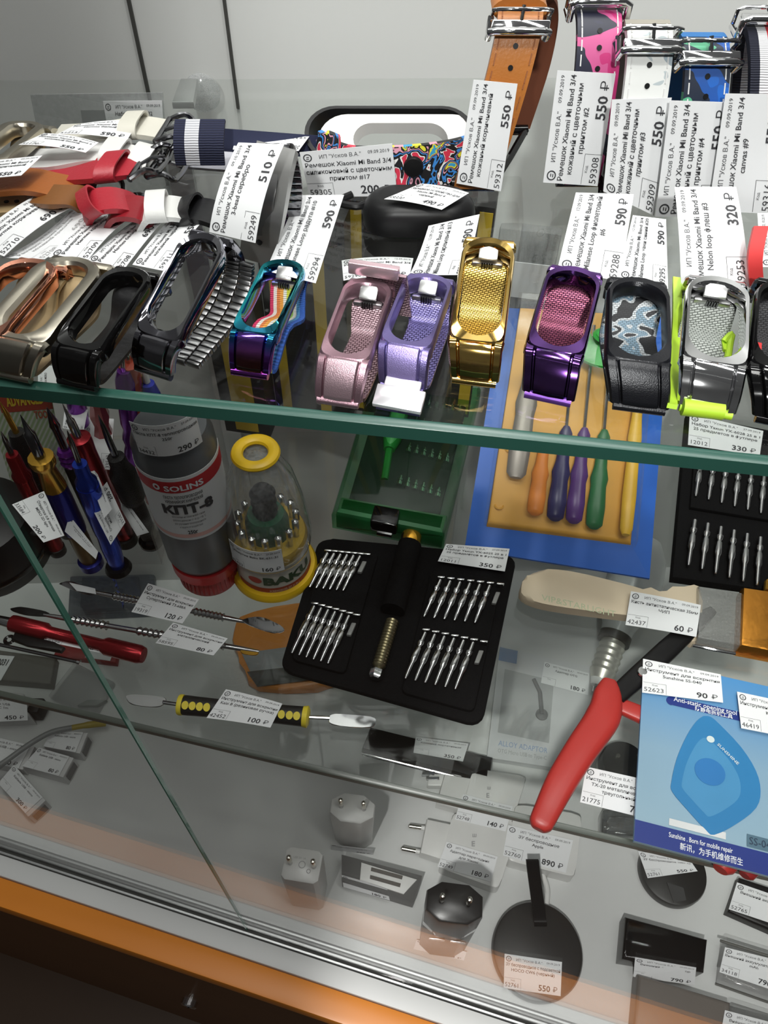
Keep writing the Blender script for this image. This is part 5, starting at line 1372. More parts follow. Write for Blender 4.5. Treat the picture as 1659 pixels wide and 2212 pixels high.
b = MB(); b.tube([a_, M(352, 1517, .005)], .0012, 8); b.tube([a_ + ax_ * L, M(712, 1551, .005)], .0012, 8); part('neck', b, steel, r)
blade(r, [(272, 1506), (284, 1501), (350, 1506), (358, 1516), (340, 1528), (285, 1522)], .0045, mat('brushed blade', (.30, .30, .30), .3, .9))
blade(r, [(712, 1548), (725, 1543), (800, 1549), (811, 1556), (800, 1572), (718, 1566)], .0045, chrome)
tag(r, quad([(488, 1489), (610, 1520), (584, 1572), (446, 1551)], 'F', .0135, shelf=ZB), ['Инструмент для вскрытия', 'Kaisi B (резиновая ручка)'], '100', '42452', curl=.001)

# ---- pliers
root = thing('pliers', 'pliers with a red dipped handle whose end pokes over the shelf edge', 'pliers', M(1260, 1560))
red_dip = mat('red dip coating', (.46, .032, .026), .38)
def slab(pts, m, nm, label=None, flat=.6):
    b = MB(); path = [(M(x, y, h), w) for x, y, h, w in pts]; P_ = smooth([p for p, w in path], 5); n = len(P_) - 1; rings = []
    for i, p in enumerate(P_):
        t = (P_[min(i + 1, n)] - P_[max(i - 1, 0)]).normalized(); s_ = t.cross(Zv).normalized(); u_ = s_.cross(t)
        x = i / n * (len(path) - 1); k = min(int(x), len(path) - 2); w = path[k][1] + (path[k + 1][1] - path[k][1]) * (x - k)
        rings.append([p + s_ * (abs(math.cos(g)) ** .6) * (1 if math.cos(g) > 0 else -1) * w + u_ * (abs(math.sin(g)) ** .6) * (1 if math.sin(g) > 0 else -1) * w * flat for g in [2 * PI * j / 20 for j in range(20)]])
    b.loft(rings); part(nm, b, m, root, label)
slab([(1316, 1470, .010, .004), (1312, 1500, .010, .0085), (1302, 1550, .010, .0105), (1255, 1620, .010, .0095), (1212, 1690, .009, .0088), (1182, 1750, .008, .0075), (1168, 1780, .008, .0068), (1163, 1792, .008, .0035)], red_dip, 'handle', 'red dipped handle', .7)
slab([(1330, 1505, .010, .006), (1380, 1460, .010, .0068), (1440, 1405, .010, .0070), (1500, 1350, .009, .006), (1540, 1318, .008, .003)], black_matt, 'jaws', 'black steel jaws', .55)
slab([(1340, 1525, .008, .005), (1420, 1560, .008, .006), (1500, 1600, .008, .007)], red_dip, 'handle')
b = MB(); b.lathe(M(1390, 1452, .0145), [(0, 0), (.004, 0), (.0035, .001), (0, .0012)], 16); part('pivot', b, steel, root)

# ---- blue package of the opening tool
q = [M(1390, 1425, .012), M(1690, 1492, .012), M(1700, 1905, .012), M(1368, 1818, .012)]
root = thing('tool_package', 'light blue package printed with a big blue pick shaped opener, with a 90 tag', 'package', M(1368, 1818))
def kf(x, y, e=0.0): return q[0].lerp(q[1], x / 40).lerp(q[3].lerp(q[2], x / 40), 1 - y / 60) + Zv * e
def bluep(n, l, uv):
    sp = n.new('ShaderNodeSeparateXYZ'); l.new(uv, sp.inputs[0]); mr = n.new('ShaderNodeMapRange'); mr.inputs[1].default_value = 0; mr.inputs[2].default_value = 60; l.new(sp.outputs[1], mr.inputs[0])
    return ramp(n, l, mr.outputs[0], [(0, (.08, .28, .58)), (.2, (.13, .31, .54)), (.5, (.25, .40, .53)), (.8, (.28, .43, .54)), (1, (.31, .45, .54))]), None
b = MB(); b.sheet(lambda u, v: kf(u * 40, 60 - v * 60), 1, 1, .0025, (40, 60)); cdp = part('card', b, patterned('blue gradient print', bluep, .35), root)
b = MB(); stroke(b, lambda x, y: kf(x, y, .0016), 0, 0, 40, 6.2); part('navy_strip', b, mat('navy print', (.015, .035, .22), .4), cdp)
b = MB()
pl = [kf(x, y, .0016) for x, y in [(8.5, 45.4)] + [(8.5 + 1.6 * math.cos(g), 46.8 + 1.6 * math.sin(g)) for g in [PI * 1.5 - PI * i / 8 for i in range(9)]] + [(36, 48.4), (36, 45.2)]]
b.face([b.b.verts.new(p) for p in pl]); part('title_bar', b, MATS['navy print'], cdp)
b = MB(); write(b, lambda x, y: kf(x, y, .002), 'Anti-static opening tool', 9, 46.9, 2.2, .01, 'l', .85); write(b, lambda x, y: kf(x, y, .002), '防静电拆机工具', 15, 45.4, 1.7, .01, 'l', .9)
write(b, lambda x, y: kf(x, y, .002), 'Sunshine . Born for mobile repair', 9, 3.6, 2.0, .01, 'l', .62); write(b, lambda x, y: kf(x, y, .002), '新讯，为手机维修而生', 12, 1.0, 2.2, .01, 'l', .75); part('white_lettering', b, ink_white, cdp)
pk = [(17.5, 44), (19.5, 44.3), (22, 42.5), (28, 36.5), (32, 30), (33.2, 24), (32, 18.5), (27, 12.5), (21.0, 7.5), (18.5, 8.5), (13.5, 13), (9.6, 17), (9.2, 20), (10.5, 28), (13, 36), (15.5, 41.5)]
b = MB(); pp = smooth([kf(x, y, .0014) for x, y in pk] + [kf(*pk[0], .0014)], 3)[:-1]; b.prism(list(reversed(pp)), (0, 0, .0005)); part('opener_print', b, mat('opener blue', (.03, .21, .46), .35), cdp)
pk2 = [(19.5 + (x - 20.5) * .66, 24 + (y - 25) * .66) for x, y in pk]
b = MB(); pp = smooth([kf(x, y, .002) for x, y in pk2] + [kf(*pk2[0], .002)], 3)[:-1]; b.face([b.b.verts.new(p) for p in pp]); part('opener_facet', b, mat('opener light blue', (.07, .28, .52), .35), cdp)
b = MB(); b.face([b.b.verts.new(kf(19.5 + 4.2 * math.cos(g), 26 + 4.2 * math.sin(g), .0024)) for g in [2 * PI * i / 24 for i in range(24)]]); part('opener_button', b, mat('opener mid blue', (.03, .19, .48), .35), cdp)
b = MB(); ringmark(b, lambda x, y: kf(x, y, .0026), 19.5, 36.5, .02, 1.1)
sl = lambda x, y: kf(21.2 + x * .82 + y * .5, 35.2 - x * .72 + y * .7, .0026); write(b, sl, 'SUNSHINE', 0, 0, 1.5, .01); part('small_emblem', b, mat('pale emblem', (.65, .75, .75), .5), cdp)
b = MB(); stroke(b, lambda x, y: kf(x, y, .0019), 29.5, 6.6, 40, 10.2); part('code_panel', b, mat('slate print', (.08, .16, .22), .5), cdp)
b = MB(); write(b, lambda x, y: kf(x, y, .0023), 'SS-040', 30, 7.4, 3.0, 0, 'l', .85); part('code_lettering', b, mat('slate blue ink', (.02, .04, .08), .5), cdp)
b = MB(); stroke(b, lambda x, y: kf(x, y, .0018), 9, 7.0, 24, 9.0); part('white_strip', b, mat('white print', (.70, .72, .72), .5), cdp)
tag(root, quad([(1389, 1423), (1557, 1457), (1562, 1518), (1387, 1496)], 'F', .0155, shelf=ZB), ['Инструмент для вскрытия', 'Sunshine SS-040'], '90', '52623')
tag(root, quad([(1592, 1494), (1742, 1526), (1748, 1602), (1601, 1573)], 'F', .017, shelf=ZB), ['Инструмент для вскрытия', 'Kaisi C'], '80', '46419')
r = thing('hand_tool', 'small red hand tool end peeking out under the light blue package', 'tool', M(1560, 1875)); b = MB(); b.tube([M(1590, 1835, .005), M(1562, 1868, .005), M(1556, 1880, .005)], [.007, .0068, .004], 14); part('grip', b, red_dip, r)
b = MB(); b.tube([M(1640, 1860, .005), M(1612, 1885, .005), M(1608, 1892, .005)], [.005, .005, .003], 12); part('second_grip', b, mat('dark red grip', (.30, .02, .02), .4), r)
tag(None, quad([(1266, 1656), (1420, 1690), (1410, 1772), (1253, 1733)], 'F', .002, shelf=ZB), ['Инструмент для вскрытия', 'TX-20 металлический', 'треугольный'], '70', '21775', label='white price tag with code 21775 lying between the red pliers handle and the blue package')
# ================================================================== chargers and cables on the white case floor
wht = mat('charger white', (.74, .74, .72), .3)
pin_s = mat('pin nickel', (.62, .60, .54), .25, 1.0)
PT = ('', 'Сетевое зарядное устройство')


def oct_ring(c, ux, uy, hw, hd, k=.35):
    pts = [(-1, -1 + k * 1.0), (-1 + k, -1), (1 - k, -1), (1, -1 + k), (1, 1 - k), (1 - k, 1), (-1 + k, 1), (-1, 1 - k)]
    return [c + ux * a * hw + uy * d * hd for a, d in pts]


def charger(label, base, top_py, hw, hd, m, pins_m=pin_s, ang=0.0, k=.35, price='', code='', taper=.92, extra=None, tagq=None):
    c = G(*base); ux = side(base[0], base[1], 0); ux = Matrix.Rotation(ang, 3, 'Z') @ ux; uy = Vector((-ux.y, ux.x, 0))
    H = upto(c, top_py); root = thing('charger', label, 'charger', c, None)
    b = MB(); prof = [(0, taper * .95), (.0015, taper), (H * .5, (1 + taper) / 2), (H - .004, 1.0), (H - .001, .97), (H, .88)]
    b.loft([oct_ring(c + Zv * h, ux, uy, hw * s, hd * s, k) for h, s in prof]); part('body', b, m, root)
    for sx in (-1, 1):
        b = MB(); p = c + Zv * H + ux * sx * .0095; b.tube([p, p + Zv * .006], .0020, 12); 
        pn = part('plug_pin', b, black_matt if m is not wht else wht, root)
        b = MB(); b.lathe(p + Zv * .006, [(0, 0), (.0021, 0), (.0021, .009), (.0014, .0105), (0, .011)], 14); part('pin_tip', b, pins_m, pn)
    if extra: extra(root, c, ux, uy, H)
    if tagq: tag(root, *tagq[0], **tagq[1])
    return root, c, ux, uy, H


def front_tag(c, ux, uy, z0, z1, hd, w0=-.019, w1=.019):
    o = c - uy * (hd + .0006); return [o + ux * w0 + Zv * z1, o + ux * w1 + Zv * z1, o + ux * w1 + Zv * z0, o + ux * w0 + Zv * z0]
r, c, ux, uy, H = charger('white plug charger with two metal pins, rear of the two white ones', (765, 1808), 1745, .0185, .0120, wht, k=.55, ang=-.12, taper=.9)
tag(r, [c - uy * .0128 - ux * .019 + Zv * .014, c - uy * .0128 + ux * .019 + Zv * .014, c - uy * .0135 + ux * .019 + Zv * .001, c - uy * .0135 - ux * .019 + Zv * .001], ['Адаптер сетевой 1А'], '590', '', full=False, plain=paper)
def icons(root, c, ux, uy, H):
    f = lambda x, y: c + ux * (x * .001) + uy * (y * .001) + Zv * (H + .0004)
    b = MB(); ringmark(b, f, 0, 0, 2.2, 2.8); ringmark(b, f, 6, -4, 1.2, 1.7); write(b, f, 'USB 5V 1A', -8, 4, 2.2); part('rating_print', b, ink_grey, root)
charger('white cube charger nearest the front glass track', (668, 1930), 1868, .0150, .0125, wht, k=.22, ang=-.15, taper=.96, extra=icons)
def ports(root, c, ux, uy, H):
    b = MB()
    for x in (-.45, .45): b.box(c - uy * .0138 + ux * x * .018 + Zv * H * .55, ux * .0060, Zv * .0022, uy * .0006, .0003)
    part('usb_port', b, steel, root)
r, c, ux, uy, H = charger('black plug charger with a silver band, in front of the dark flat box', (955, 2030), 1950, .0205, .0135, mat('black charger', (.015, .015, .015), .3), k=.5, ang=-.12, extra=ports)
b = MB(); b.loft([oct_ring(c + Zv * h, ux, uy, .0201, .0131, .5) for h in (H * .62, H * .80)], caps=False); part('silver_band', b, steel, r, 'silver band')
tag(r, [G(900, 2030, .004), G(1008, 2056, .004), G(1002, 2075, .001), G(893, 2050, .001)], ['Зарядное 2 USB'], '890', '', full=False, plain=paper)

# dark open package with a white window
q = [G(738, 1846, .022), G(912, 1892, .022), G(893, 1948, .022), G(738, 1902, .022)]
root = thing('adapter_box', 'dark flat box with a white window and slots lying before the rear white charger', 'box', G(740, 1902))
b = MB(); b.prism(list(reversed(q)), (0, 0, -.021), 0); part('body', b, mat('dark grey box', (.09, .09, .088), .45), root)
def xf(x, y, e=.0004): return q[0].lerp(q[1], x).lerp(q[3].lerp(q[2], x), y) + Zv * e
b = MB(); b.prism([xf(.25, .12), xf(.25, .80), xf(.85, .86), xf(.96, .20)], (0, 0, .002), .0005); wn_ = part('window', b, wht, root, 'white window')
b = MB()
for y in (.22, .52): b.prism([xf(.38, y, .0026), xf(.38, y + .14, .0026), xf(.78, y + .14, .0026), xf(.78, y, .0026)], (0, 0, .0006))
part('slot', b, mat('slot brown', (.10, .09, .08), .6), wn_)
tag(root, [G(738, 1890, .024), G(836, 1918, .024), G(842, 1945, .012), G(742, 1916, .012)], ['Переходник Apple'], '180', '', full=False, plain=paper)

# flat white adapters
def flat_adapter(label, px, h, price, code, tagp, pins=(), lines=('Адаптер переходник', 'для Xiaomi'), cable=None):
    q = [G(x, y, 0) for x, y in px]; root = thing('plug_adapter', label, 'adapter', q[3], None)
    n = len(q); pp = []
    for i in range(n):
        a_, p, c_ = q[i - 1], q[i], q[(i + 1) % n]
        for t in (.16, .05): pp.append(p.lerp(a_, t))
        pp.append(p.lerp((a_ + c_) / 2, .035))
        for t in (.05, .16): pp.append(p.lerp(c_, t))
    b = MB(); b.prism(list(reversed(pp)), (0, 0, h), .003); part('body', b, wht, root)
    for (x0, y0, x1, y1) in pins:
        b = MB(); p, c_ = G(x0, y0, h * .5), G(x1, y1, h * .5); b.tube([p, p.lerp(c_, .35)], .0022, 10); pn = part('plug_pin', b, wht, root)
        b = MB(); b.tube([p.lerp(c_, .3), p.lerp(c_, .95), c_], [.0021, .0021, .001], 10); part('pin_tip', b, pin_s, pn)
    if tagp: tag(root, [G(x, y, h + .001) for x, y in tagp], list(lines), price, code, plain=paper)
    if cable:
        b = MB(); b.tube(smooth([G(x, y, .004) for x, y in cable], 5), .0024, 10); part('cable', b, wht, root)
    return root
r = flat_adapter('flat white plug adapter with a 180 price tag and two pins pointing aside', [(976, 1768), (1116, 1790), (1072, 1932), (945, 1886)], .018, '180', '52749', [(965, 1818), (1075, 1850), (1060, 1905), (945, 1872)], [(925, 1790, 882, 1784), (915, 1842, 866, 1832)])
b = MB(); b.prism([G(*p, .002) for p in ((920, 1778), (976, 1790), (955, 1868), (905, 1852))], (0, 0, .014), .003); part('nose', b, wht, r)
b = MB(); f = lambda x, y: G(1018 + x, 1830 - y, .0192); write(b, f, 'E', 0, 2, 16, .03); write(b, f, 'ш', 2, 22, 12, .03); part('marking', b, ink_grey, r)
r = flat_adapter('flat white plug adapter with a 140 price tag behind the 180 one', [(1020, 1675), (1132, 1692), (1098, 1796), (985, 1768)], .018, '140', '52748', [(1000, 1715), (1108, 1742), (1092, 1796), (982, 1770)], [(958, 1730, 905, 1718), (965, 1690, 920, 1680)])
b = MB(); b.prism([G(*p, .002) for p in ((958, 1682), (1020, 1692), (1000, 1762), (940, 1745))], (0, 0, .014), .003); part('nose', b, wht, r)
b = MB(); f = lambda x, y: G(1050 + x, 1725 - y, .0192); write(b, f, 'E', 0, 2, 14, .03); write(b, f, 'ш', 2, 20, 10, .03); part('marking', b, ink_grey, r)
flat_adapter('rounded white adapter with an 890 price tag and a short white cable', [(1106, 1752), (1248, 1775), (1232, 1908), (1090, 1872)], .020, '890', '52760', [(1098, 1782), (1238, 1815), (1222, 1886), (1086, 1848)], (), ('ЗУ беспроводное', 'Apple'), [(1170, 1885), (1182, 1920), (1180, 1960), (1176, 2000)])

# round wireless pads
def disc(label, px, r_, h, name='wireless_charger', tagp=None, price='550', code='52761', lines=('ЗУ беспроводное 10Вт Qi',)):
    c = G(*px); root = thing(name, label, 'charger', c, 'round black charging pads')
    b = MB(); b.lathe(c, [(0, 0), (r_ * .92, 0), (r_, .002), (r_, h - .003), (r_ * .97, h - .0006), (r_ * .9, h), (0, h)], 56); part('pad', b, mat('black satin pad', (.02, .019, .018), .3), root)
    if tagp: tag(root, tagp, list(lines), price, code, plain=paper)
    return root, c
z = .012
r, c = disc('large round black charging pad with a strap-like stand and a 550 price tag', (1157, 2058), .0375, z, tagp=[G(1090, 2060, .013), G(1214, 2078, .013), G(1211, 2152, .013), G(1088, 2134, .013)], lines=('ЗУ беспроводное с подсветкой', 'HOCO CW6 (черный)'))
b = MB(); b.ribbon([G(1150, 1858, .055), G(1152, 1880, .048), G(1160, 1940, .026), G(1166, 1985, .013), G(1168, 2000, .013)], side(1160, 1950, 0), .0105, .003, 2, 5); part('cable_strap', b, black_matt, r, 'black upright cable strap')
r, c = disc('smaller round black charging pad with a 550 price tag under the blue package', (1447, 1888), .0290, .012, tagp=[G(1378, 1838, .014), G(1492, 1860, .0135), G(1507, 1882, .013), G(1399, 1897, .013)])
b = MB(); p = G(1462, 1922, .0125); b.prism([G(1440, 1906, .0122), G(1476, 1918, .0122), G(1482, 1945, .0122), G(1455, 1950, .0122)], (0, 0, .0006)); part('sticker', b, mat('clear grey sticker', (.07, .07, .07), .15), r)

# black power bank, grey bank, clear boxes at the lower right
def slab_box(name, label, cat, px, h, m, tagp=None, price='', code='', lines=(), bev=.003, group=None):
    q = [G(x, y, 0) for x, y in px]; root = thing(name, label, cat, q[3], group)
    b = MB(); b.prism(list(reversed(q)), (0, 0, h), bev, 3); part('body', b, m, root)
    if tagp: tag(root, tagp, list(lines), price, code, plain=paper)
    return root
slab_box('power_bank', 'gloss black power bank with a tag on its front edge at the lower right', 'power bank', [(1338, 1992), (1511, 2040), (1503, 2110), (1330, 2082)], .022, black_gloss,
         [G(1372, 2068, .0235), G(1504, 2090, .0235), G(1500, 2128, .010), G(1368, 2110, .010)], '790', '', ('Внешний аккумулятор',))
slab_box('power_bank', 'grey brown power bank below the black one, cut off by the picture edge', 'power bank', [(1366, 2112), (1562, 2172), (1556, 2300), (1352, 2270)], .018, mat('grey brown plastic', (.17, .15, .135), .35))
r = slab_box('cable_box', 'black framed box with a tag at the right edge beside the small round pad', 'box', [(1588, 1902), (1740, 1952), (1730, 2050), (1562, 1976)], .012, black_matt,
         [G(1592, 1906, .0135), G(1725, 1952, .0135), G(1718, 2012, .0135), G(1574, 1964, .0135)], '290', '52765', ('Внешний аккумулятор',))
r = slab_box('clear_case', 'clear plastic case with a 790 price tag at the right edge', 'case', [(1556, 2032), (1740, 2090), (1730, 2190), (1545, 2125)], .018, clear_film,
         [G(1566, 2046, .0195), G(1702, 2080, .0195), G(1690, 2146, .0195), G(1554, 2100, .0195)], '790', '34118', ('Внешний аккумулятор 10000', 'mAh'))
b = MB(); b.tube([G(1556, 2032, .019), G(1740, 2090, .019)], .0012, 8); b.tube([G(1545, 2125, .001), G(1730, 2190, .001)], .0010, 8); part('edge_line', b, mat('grey edge', (.12, .12, .11), .4), r)
r = slab_box('clear_case', 'clear plastic case with a white tag in the bottom corner', 'case', [(1566, 2170), (1740, 2225), (1730, 2300), (1555, 2260)], .018, clear_film,
         [G(1566, 2182, .0195), G(1702, 2218, .0195), G(1690, 2284, .0195), G(1554, 2246, .0195)], '690', '34119', ('Внешний аккумулятор',))

# black speaker bar with its tag
q = [G(800, 1585, 0), G(1060, 1650, 0), G(1053, 1700, 0), G(782, 1632, 0)]
root = thing('speaker_bar', 'long black box shaped speaker with a tag on top, under the dotted spudger', 'speaker', q[3])
b = MB(); b.prism(list(reversed(q)), (0, 0, .018), .003); part('body', b, black_matt, root)
b = MB(); b.tube([q[3] + Zv * .010 - Vector((0, .0015, 0)), q[2] + Zv * .010 - Vector((0, .0015, 0))], .0012, 8); part('chrome_line', b, steel, root)
tag(root, [G(898, 1592, .020), G(1012, 1606, .020), G(1000, 1645, .020), G(893, 1626, .020)], ['Колонка портативная'], '350', '', plain=paper)

# long silver cable pack beneath it
root = thing('metal_plug', 'pale cable plug with metal teeth lying between the speaker and the white adapters', 'plug', G(950, 1690))
b = MB(); b.box(G(960, 1688, .006), side(960, 1690, 0) * .016, Vector((0, .006, 0)), Zv * .005, .002); part('body', b, wht, root)
b = MB(); b.box(G(925, 1672, .010), side(960, 1690, 0) * .006, Vector((0, .002, 0)), Zv * .002, .0005); b.box(G(935, 1682, .010), side(960, 1690, 0) * .006, Vector((0, .0016, 0)), Zv * .0015, .0005); part('teeth', b, darksteel, root)

# white adapter blister with a grey cable picture
q = [G(1080, 1398, .010), G(1275, 1440, .010), G(1262, 1668, .010), G(1052, 1636, .010)]
root = thing('adapter_package', 'white package with a blue corner and a grey adapter picture beside the bit pouch', 'package', q[3])
b = MB(); b.prism(list(reversed(q)), (0, 0, -.009), 0); card = part('card', b, mat('white card', (.66, .67, .68), .4), root)
def xf(x, y, e=.0004): return q[0].lerp(q[1], x).lerp(q[3].lerp(q[2], x), y) + Zv * e
b = MB(); b.face([b.b.verts.new(p) for p in (xf(0, 0), xf(0, .13), xf(.20, .13), xf(.20, 0))]); part('blue_corner', b, mat('blue print', (.05, .20, .50), .4), card)
b = MB(); b.face([b.b.verts.new(p) for p in (xf(.08, .20), xf(.08, .78), xf(.62, .80), xf(.62, .22))]); part('grey_picture', b, mat('grey print panel', (.45, .46, .46), .4), card)
b = MB(); b.lathe(xf(.52, .56), [(0, 0), (.006, 0), (.006, .002), (0, .002)], 20); b.tube([xf(.52, .56, .002), xf(.48, .36, .002), xf(.40, .25, .002)], .0022, 8); part('adapter', b, mat('mid grey plastic', (.20, .20, .20), .4), root)
b = MB(); f = lambda x, y: xf(x / 40, 1 - y / 50, .0008); write(b, f, 'ALLOY ADAPTOR', 4, 5.5, 3.2, 0, 'l', .8); part('blue_lettering', b, mat('pale blue ink', (.30, .40, .60), .5), card)
b = MB(); write(b, f, 'OTG Micro USB to Type-C', 4, 2.6, 2.4, 0, 'l', .75); part('grey_lettering', b, ink_grey, card)
tag(root, [xf(.50, .06, .002), xf(.99, .08, .002), xf(.99, .30, .002), xf(.48, .27, .002)], ['Адаптер OTG'], '180', '', plain=paper)

# lamp with a screw base
a_ = G(1330, 1372, .030); e_ = G(1286, 1500, .016); axv = (e_ - a_).normalized(); L = (e_ - a_).length
K = L / .039
root = thing('light_bulb', 'lamp lying with its ribbed metal screw base towards the pliers', 'light bulb', G(1330, 1372))
b = MB(); b.lathe(a_ - axv * .070 * K, [(0, 0), (.016, .004 * K), (.026, .016 * K), (.0295, .030 * K), (.028, .042 * K), (.022, .056 * K), (.0165, .066 * K), (.0150, .074 * K), (0, .074 * K)], 36, axv); part('globe', b, mat('frosted globe', (.62, .64, .64), .25), root)
b = MB(); b.lathe(a_, [(0, 0), (.0165, 0), (.0165, .005 * K), (0, .0052 * K)], 32, axv); part('rim', b, mat('dark rim', (.05, .05, .045), .4), root)
b = MB(); b.lathe(a_, [(0, .004 * K), (.0132, .004 * K)] + [((.0136 if i % 2 else .0122), (.006 + i * .0021) * K) for i in range(11)] + [(.010, .030 * K), (.0, .030 * K)], 32, axv); part('screw_base', b, mat('nickel', (.80, .78, .70), .38, .8), root)
b = MB(); b.lathe(a_, [(0, .030 * K), (.0098, .030 * K), (.0080, .034 * K), (0, .034 * K)], 28, axv); part('insulator', b, wht, root)
b = MB(); b.lathe(a_, [(0, .034 * K), (.0048, .034 * K), (.0042, .038 * K), (0, .039 * K)], 20, axv); part('contact', b, steel, root)

# black plug lying under the 21775 tag
c = G(1332, 1672); root = thing('power_plug', 'round black plug with two pins and a pale label ring behind the loose price tag', 'plug', c)
H = .030; b = MB(); b.lathe(c, [(0, 0), (.020, 0), (.0215, .003), (.0215, H - .003), (.020, H), (0, H)], 40); part('body', b, black_matt, root)
b = MB(); b.lathe(c + Zv * .004, [(.0217, 0), (.0219, .001), (.0219, .012), (.0217, .013)], 40, caps=False); part('label_ring', b, mat('pale ring', (.45, .45, .42), .4), root)
for sx in (-1, 1):
    b = MB(); p = c + Zv * H + side(1330, 1670, 0) * sx * .0095; b.tube([p, p + Zv * .016], .0020, 10); part('plug_pin', b, pin_s, root)
c = G(1335, 1790); root = thing('clear_adapter', 'grey see-through adapter half covered by the loose price tag', 'adapter', c)
b = MB(); b.box(c + Zv * .010, side(1330, 1790, 0) * .019, Vector((0, .012, 0)), Zv * .010, .003); part('body', b, clear('smoky plastic', (.62, .64, .64), 1.5, .08, .2, (.4, .4, .4)), root)
b = MB(); b.box(c + Zv * .008 , side(1330, 1790, 0) * .012, Vector((0, .006, 0)), Zv * .006, .001); part('inner_block', b, mat('grey inner block', (.22, .22, .22), .4), root)

# orange bag with a grey window behind the spudgers
px = [(520, 1342), (640, 1316), (760, 1330), (740, 1478), (560, 1494), (528, 1440), (504, 1392)]
root = thing('orange_pouch', 'orange package with a grey window lying on the case floor behind the spudgers', 'package', G(540, 1480))
pp = smooth([G(x, y, .001) for x, y in px] + [G(*px[0], .001)], 3)[:-1]
b = MB(); b.prism(list(reversed(pp)), (0, 0, .012), .004); part('wrapper', b, mat('orange film', (.72, .27, .05), .35), root)
b = MB(); b.prism(list(reversed([G(x, y, .0135) for x, y in ((522, 1412), (640, 1396), (730, 1400), (728, 1462), (556, 1484))])), (0, 0, .001)); part('window', b, mat('grey window film', (.30, .31, .32), .15), root, 'grey window')
b = MB(); b.prism(list(reversed([G(x, y, .0150) for x, y in ((534, 1452), (640, 1440), (728, 1446), (728, 1462), (556, 1484))])), (0, 0, .001)); part('dark_content', b, mat('dark content', (.04, .045, .04), .3), root)

# dark bags, boxes and tags at the left of the floor
root = thing('clear_bag', 'dark clear bag with blue lettering on the floor behind the spudgers', 'bag', G(230, 1330))
b = MB(); b.prism(list(reversed([G(*p, .002) for p in ((160, 1170), (330, 1165), (345, 1330), (150, 1340))])), (0, 0, .010), .004); part('film', b, clear('dark film', (.55, .57, .60), 1.8, .08, .15, (.25, .28, .32)), root)
b = MB(); f = lambda x, y: G(250 + x * .35 + y * .2, 1270 + x - y * .2, .0135); write(b, f, 'MSTAR', -50, 0, 30, .03); part('lettering', b, mat('blue bag ink', (.02, .04, .22), .5), root)
b = MB(); b.prism(list(reversed([G(*p, .003) for p in ((180, 1250), (300, 1240), (310, 1315), (175, 1325))])), (0, 0, .006), .002); part('content', b, mat('dark navy content', (.02, .025, .05), .5), root)
r = slab_box('cable_package', 'small red package with a white label under the red opening tool', 'package', [(140, 1384), (262, 1402), (255, 1440), (118, 1424)], .008, mat('dull red card', (.30, .03, .03), .5))
b = MB(); b.prism(list(reversed([G(*p, .0085) for p in ((190, 1404), (244, 1412), (238, 1428), (184, 1420))])), (0, 0, .0005)); part('label', b, paper, r, 'white label')
r = slab_box('phone_box', 'grey brown box with a white 031 label at the left edge of the floor', 'box', [(-60, 1405), (128, 1432), (118, 1490), (-60, 1475)], .012, mat('taupe box', (.12, .115, .10), .5))
b = MB(); lq = [G(*p, .0128) for p in ((-40, 1412), (32, 1418), (2, 1470), (-60, 1468))]; b.prism(list(reversed(lq)), (0, 0, .0004)); lb_ = part('label', b, paper, r, 'white label')
b = MB(); f = lambda x, y: lq[3].lerp(lq[2], x / 40).lerp(lq[0].lerp(lq[1], x / 40), y / 20) + Zv * .0008; write(b, f, '3031', 30, 12, 7, .03, 'c'); part('lettering', b, ink, lb_)
r = slab_box('clear_case', 'empty clear case lying across the seam of the front glass', 'case', [(165, 1438), (250, 1480), (205, 1560), (110, 1510)], .010, clear_film)
b = MB(); b.box(G(200, 1520, .004), side(200, 1520, 0) * .010, Vector((.004, .004, 0)), Zv * .003, .001); part('divider', b, mat('grey divider', (.22, .24, .23), .4), r)
r = slab_box('cable_box', 'white box with a 450 tag behind the shelf edge at the left', 'box', [(-70, 1500), (66, 1518), (80, 1566), (-70, 1570)], .022, mat('white box card', (.70, .70, .70), .5),
         [G(-66, 1494, .0235), G(58, 1514, .0235), G(60, 1556, .0235), G(-66, 1562, .0235)], '450', '', ('Кабель USB', 'Type-C 1m'))
b = MB(); b.box(G(82, 1532, .012), side(80, 1530, 0) * .006, Vector((0, .008, 0)), Zv * .010, .002); part('dark_end', b, black_matt, r)
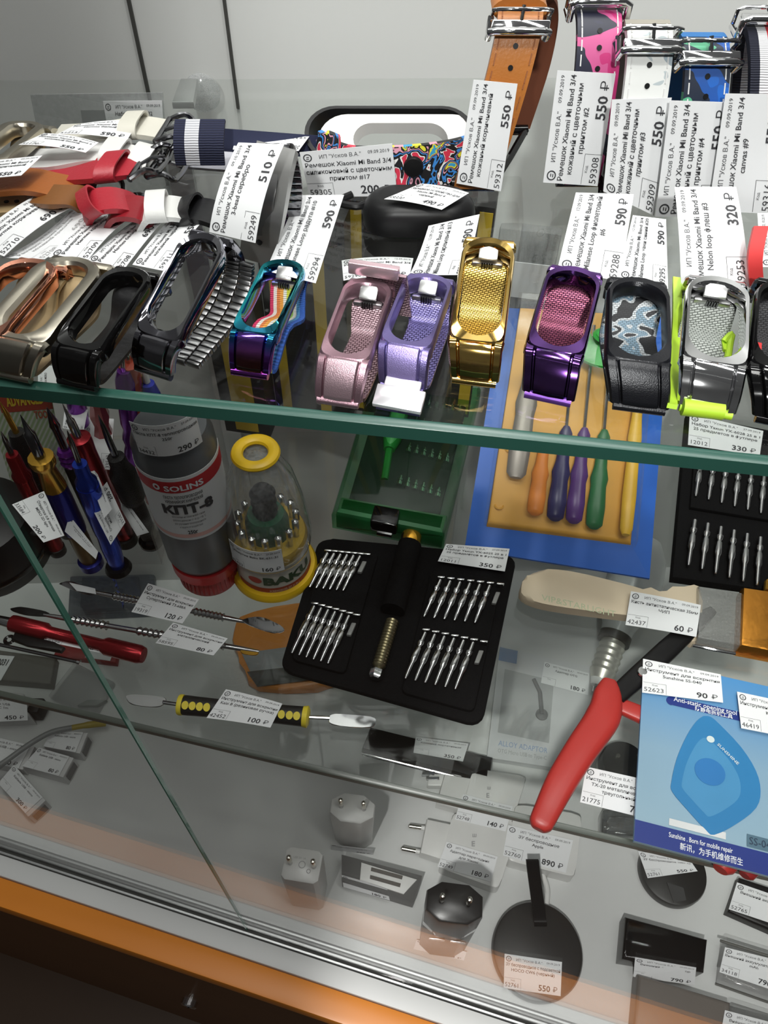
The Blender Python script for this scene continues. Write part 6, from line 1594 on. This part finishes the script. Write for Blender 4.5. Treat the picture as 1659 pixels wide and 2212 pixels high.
for i, (px, price, lab, a_h) in enumerate(((((-40, 1585), (66, 1610), (40, 1660), (-66, 1640)), '90', 'boxed cable with its tag crossed by the grey cable', .016), (((112, 1578), (180, 1582), (163, 1625), (94, 1612)), '80', 'boxed cable with a tag, nearest the glass seam', .020), (((84, 1615), (150, 1634), (127, 1676), (48, 1655)), '80', 'boxed cable with a tag, second from the glass seam', .020), (((30, 1652), (92, 1722), (55, 1757), (-4, 1692)), '300', 'boxed cable with a tag turned towards the corner, nearest the front track', .020))):
    q = [G(x, y, a_h) for x, y in px]; root = thing('boxed_cable', 'small white ' + lab, 'cable', q[3] - Zv * a_h, 'small boxed cables with tags')
    qq = [p - Zv * .001 for p in q]; qq[1] = qq[1] + (q[1] - q[0]).normalized() * .004; qq[2] = qq[2] + (q[2] - q[3]).normalized() * .004
    b = MB(); b.prism(list(reversed(qq)), (0, 0, -(a_h - .0012)), 0); part('box', b, mat('white box card', (.70, .70, .70), .5), root)
    b = MB(); u_ = (qq[2] - qq[1]).normalized(); b.box((qq[1] + qq[2]) / 2 - Zv * .009 + (q[1] - q[0]).normalized() * .0004, (qq[2] - qq[1]) * .36, Zv * .006, (q[1] - q[0]).normalized() * .0006); part('end_flap', b, mat('grey flap', (.20, .20, .20), .5), root)
    tag(root, q, ['Кабель USB - micro'], price, '', plain=paper)
root = thing('cable', 'grey cable with a yellow end curving over the boxed cables', 'cable', G(100, 1620))
b = MB(); b.tube(smooth([G(-60, 1680, .030), G(0, 1652, .030), (G(60, 1610, .030)), G(110, 1582, .028), G(155, 1572, .024)], 5), .0026, 10); b.tube(smooth([G(-40, 1690, .028), G(20, 1640, .028), G(70, 1604, .030)], 4), .0022, 10); part('lead', b, mat('grey lead', (.24, .25, .25), .4), root)
b = MB(); b.tube(smooth([G(155, 1572, .024), G(190, 1566, .020), G(228, 1562, .014)], 4), [.0028] * 4 + [.0034] * 5, 10); part('yellow_end', b, mat('mustard plug', (.36, .28, .05), .45), root, 'mustard yellow end')
bpy.data.objects.remove(_fo); bpy.data.curves.remove(_fc)
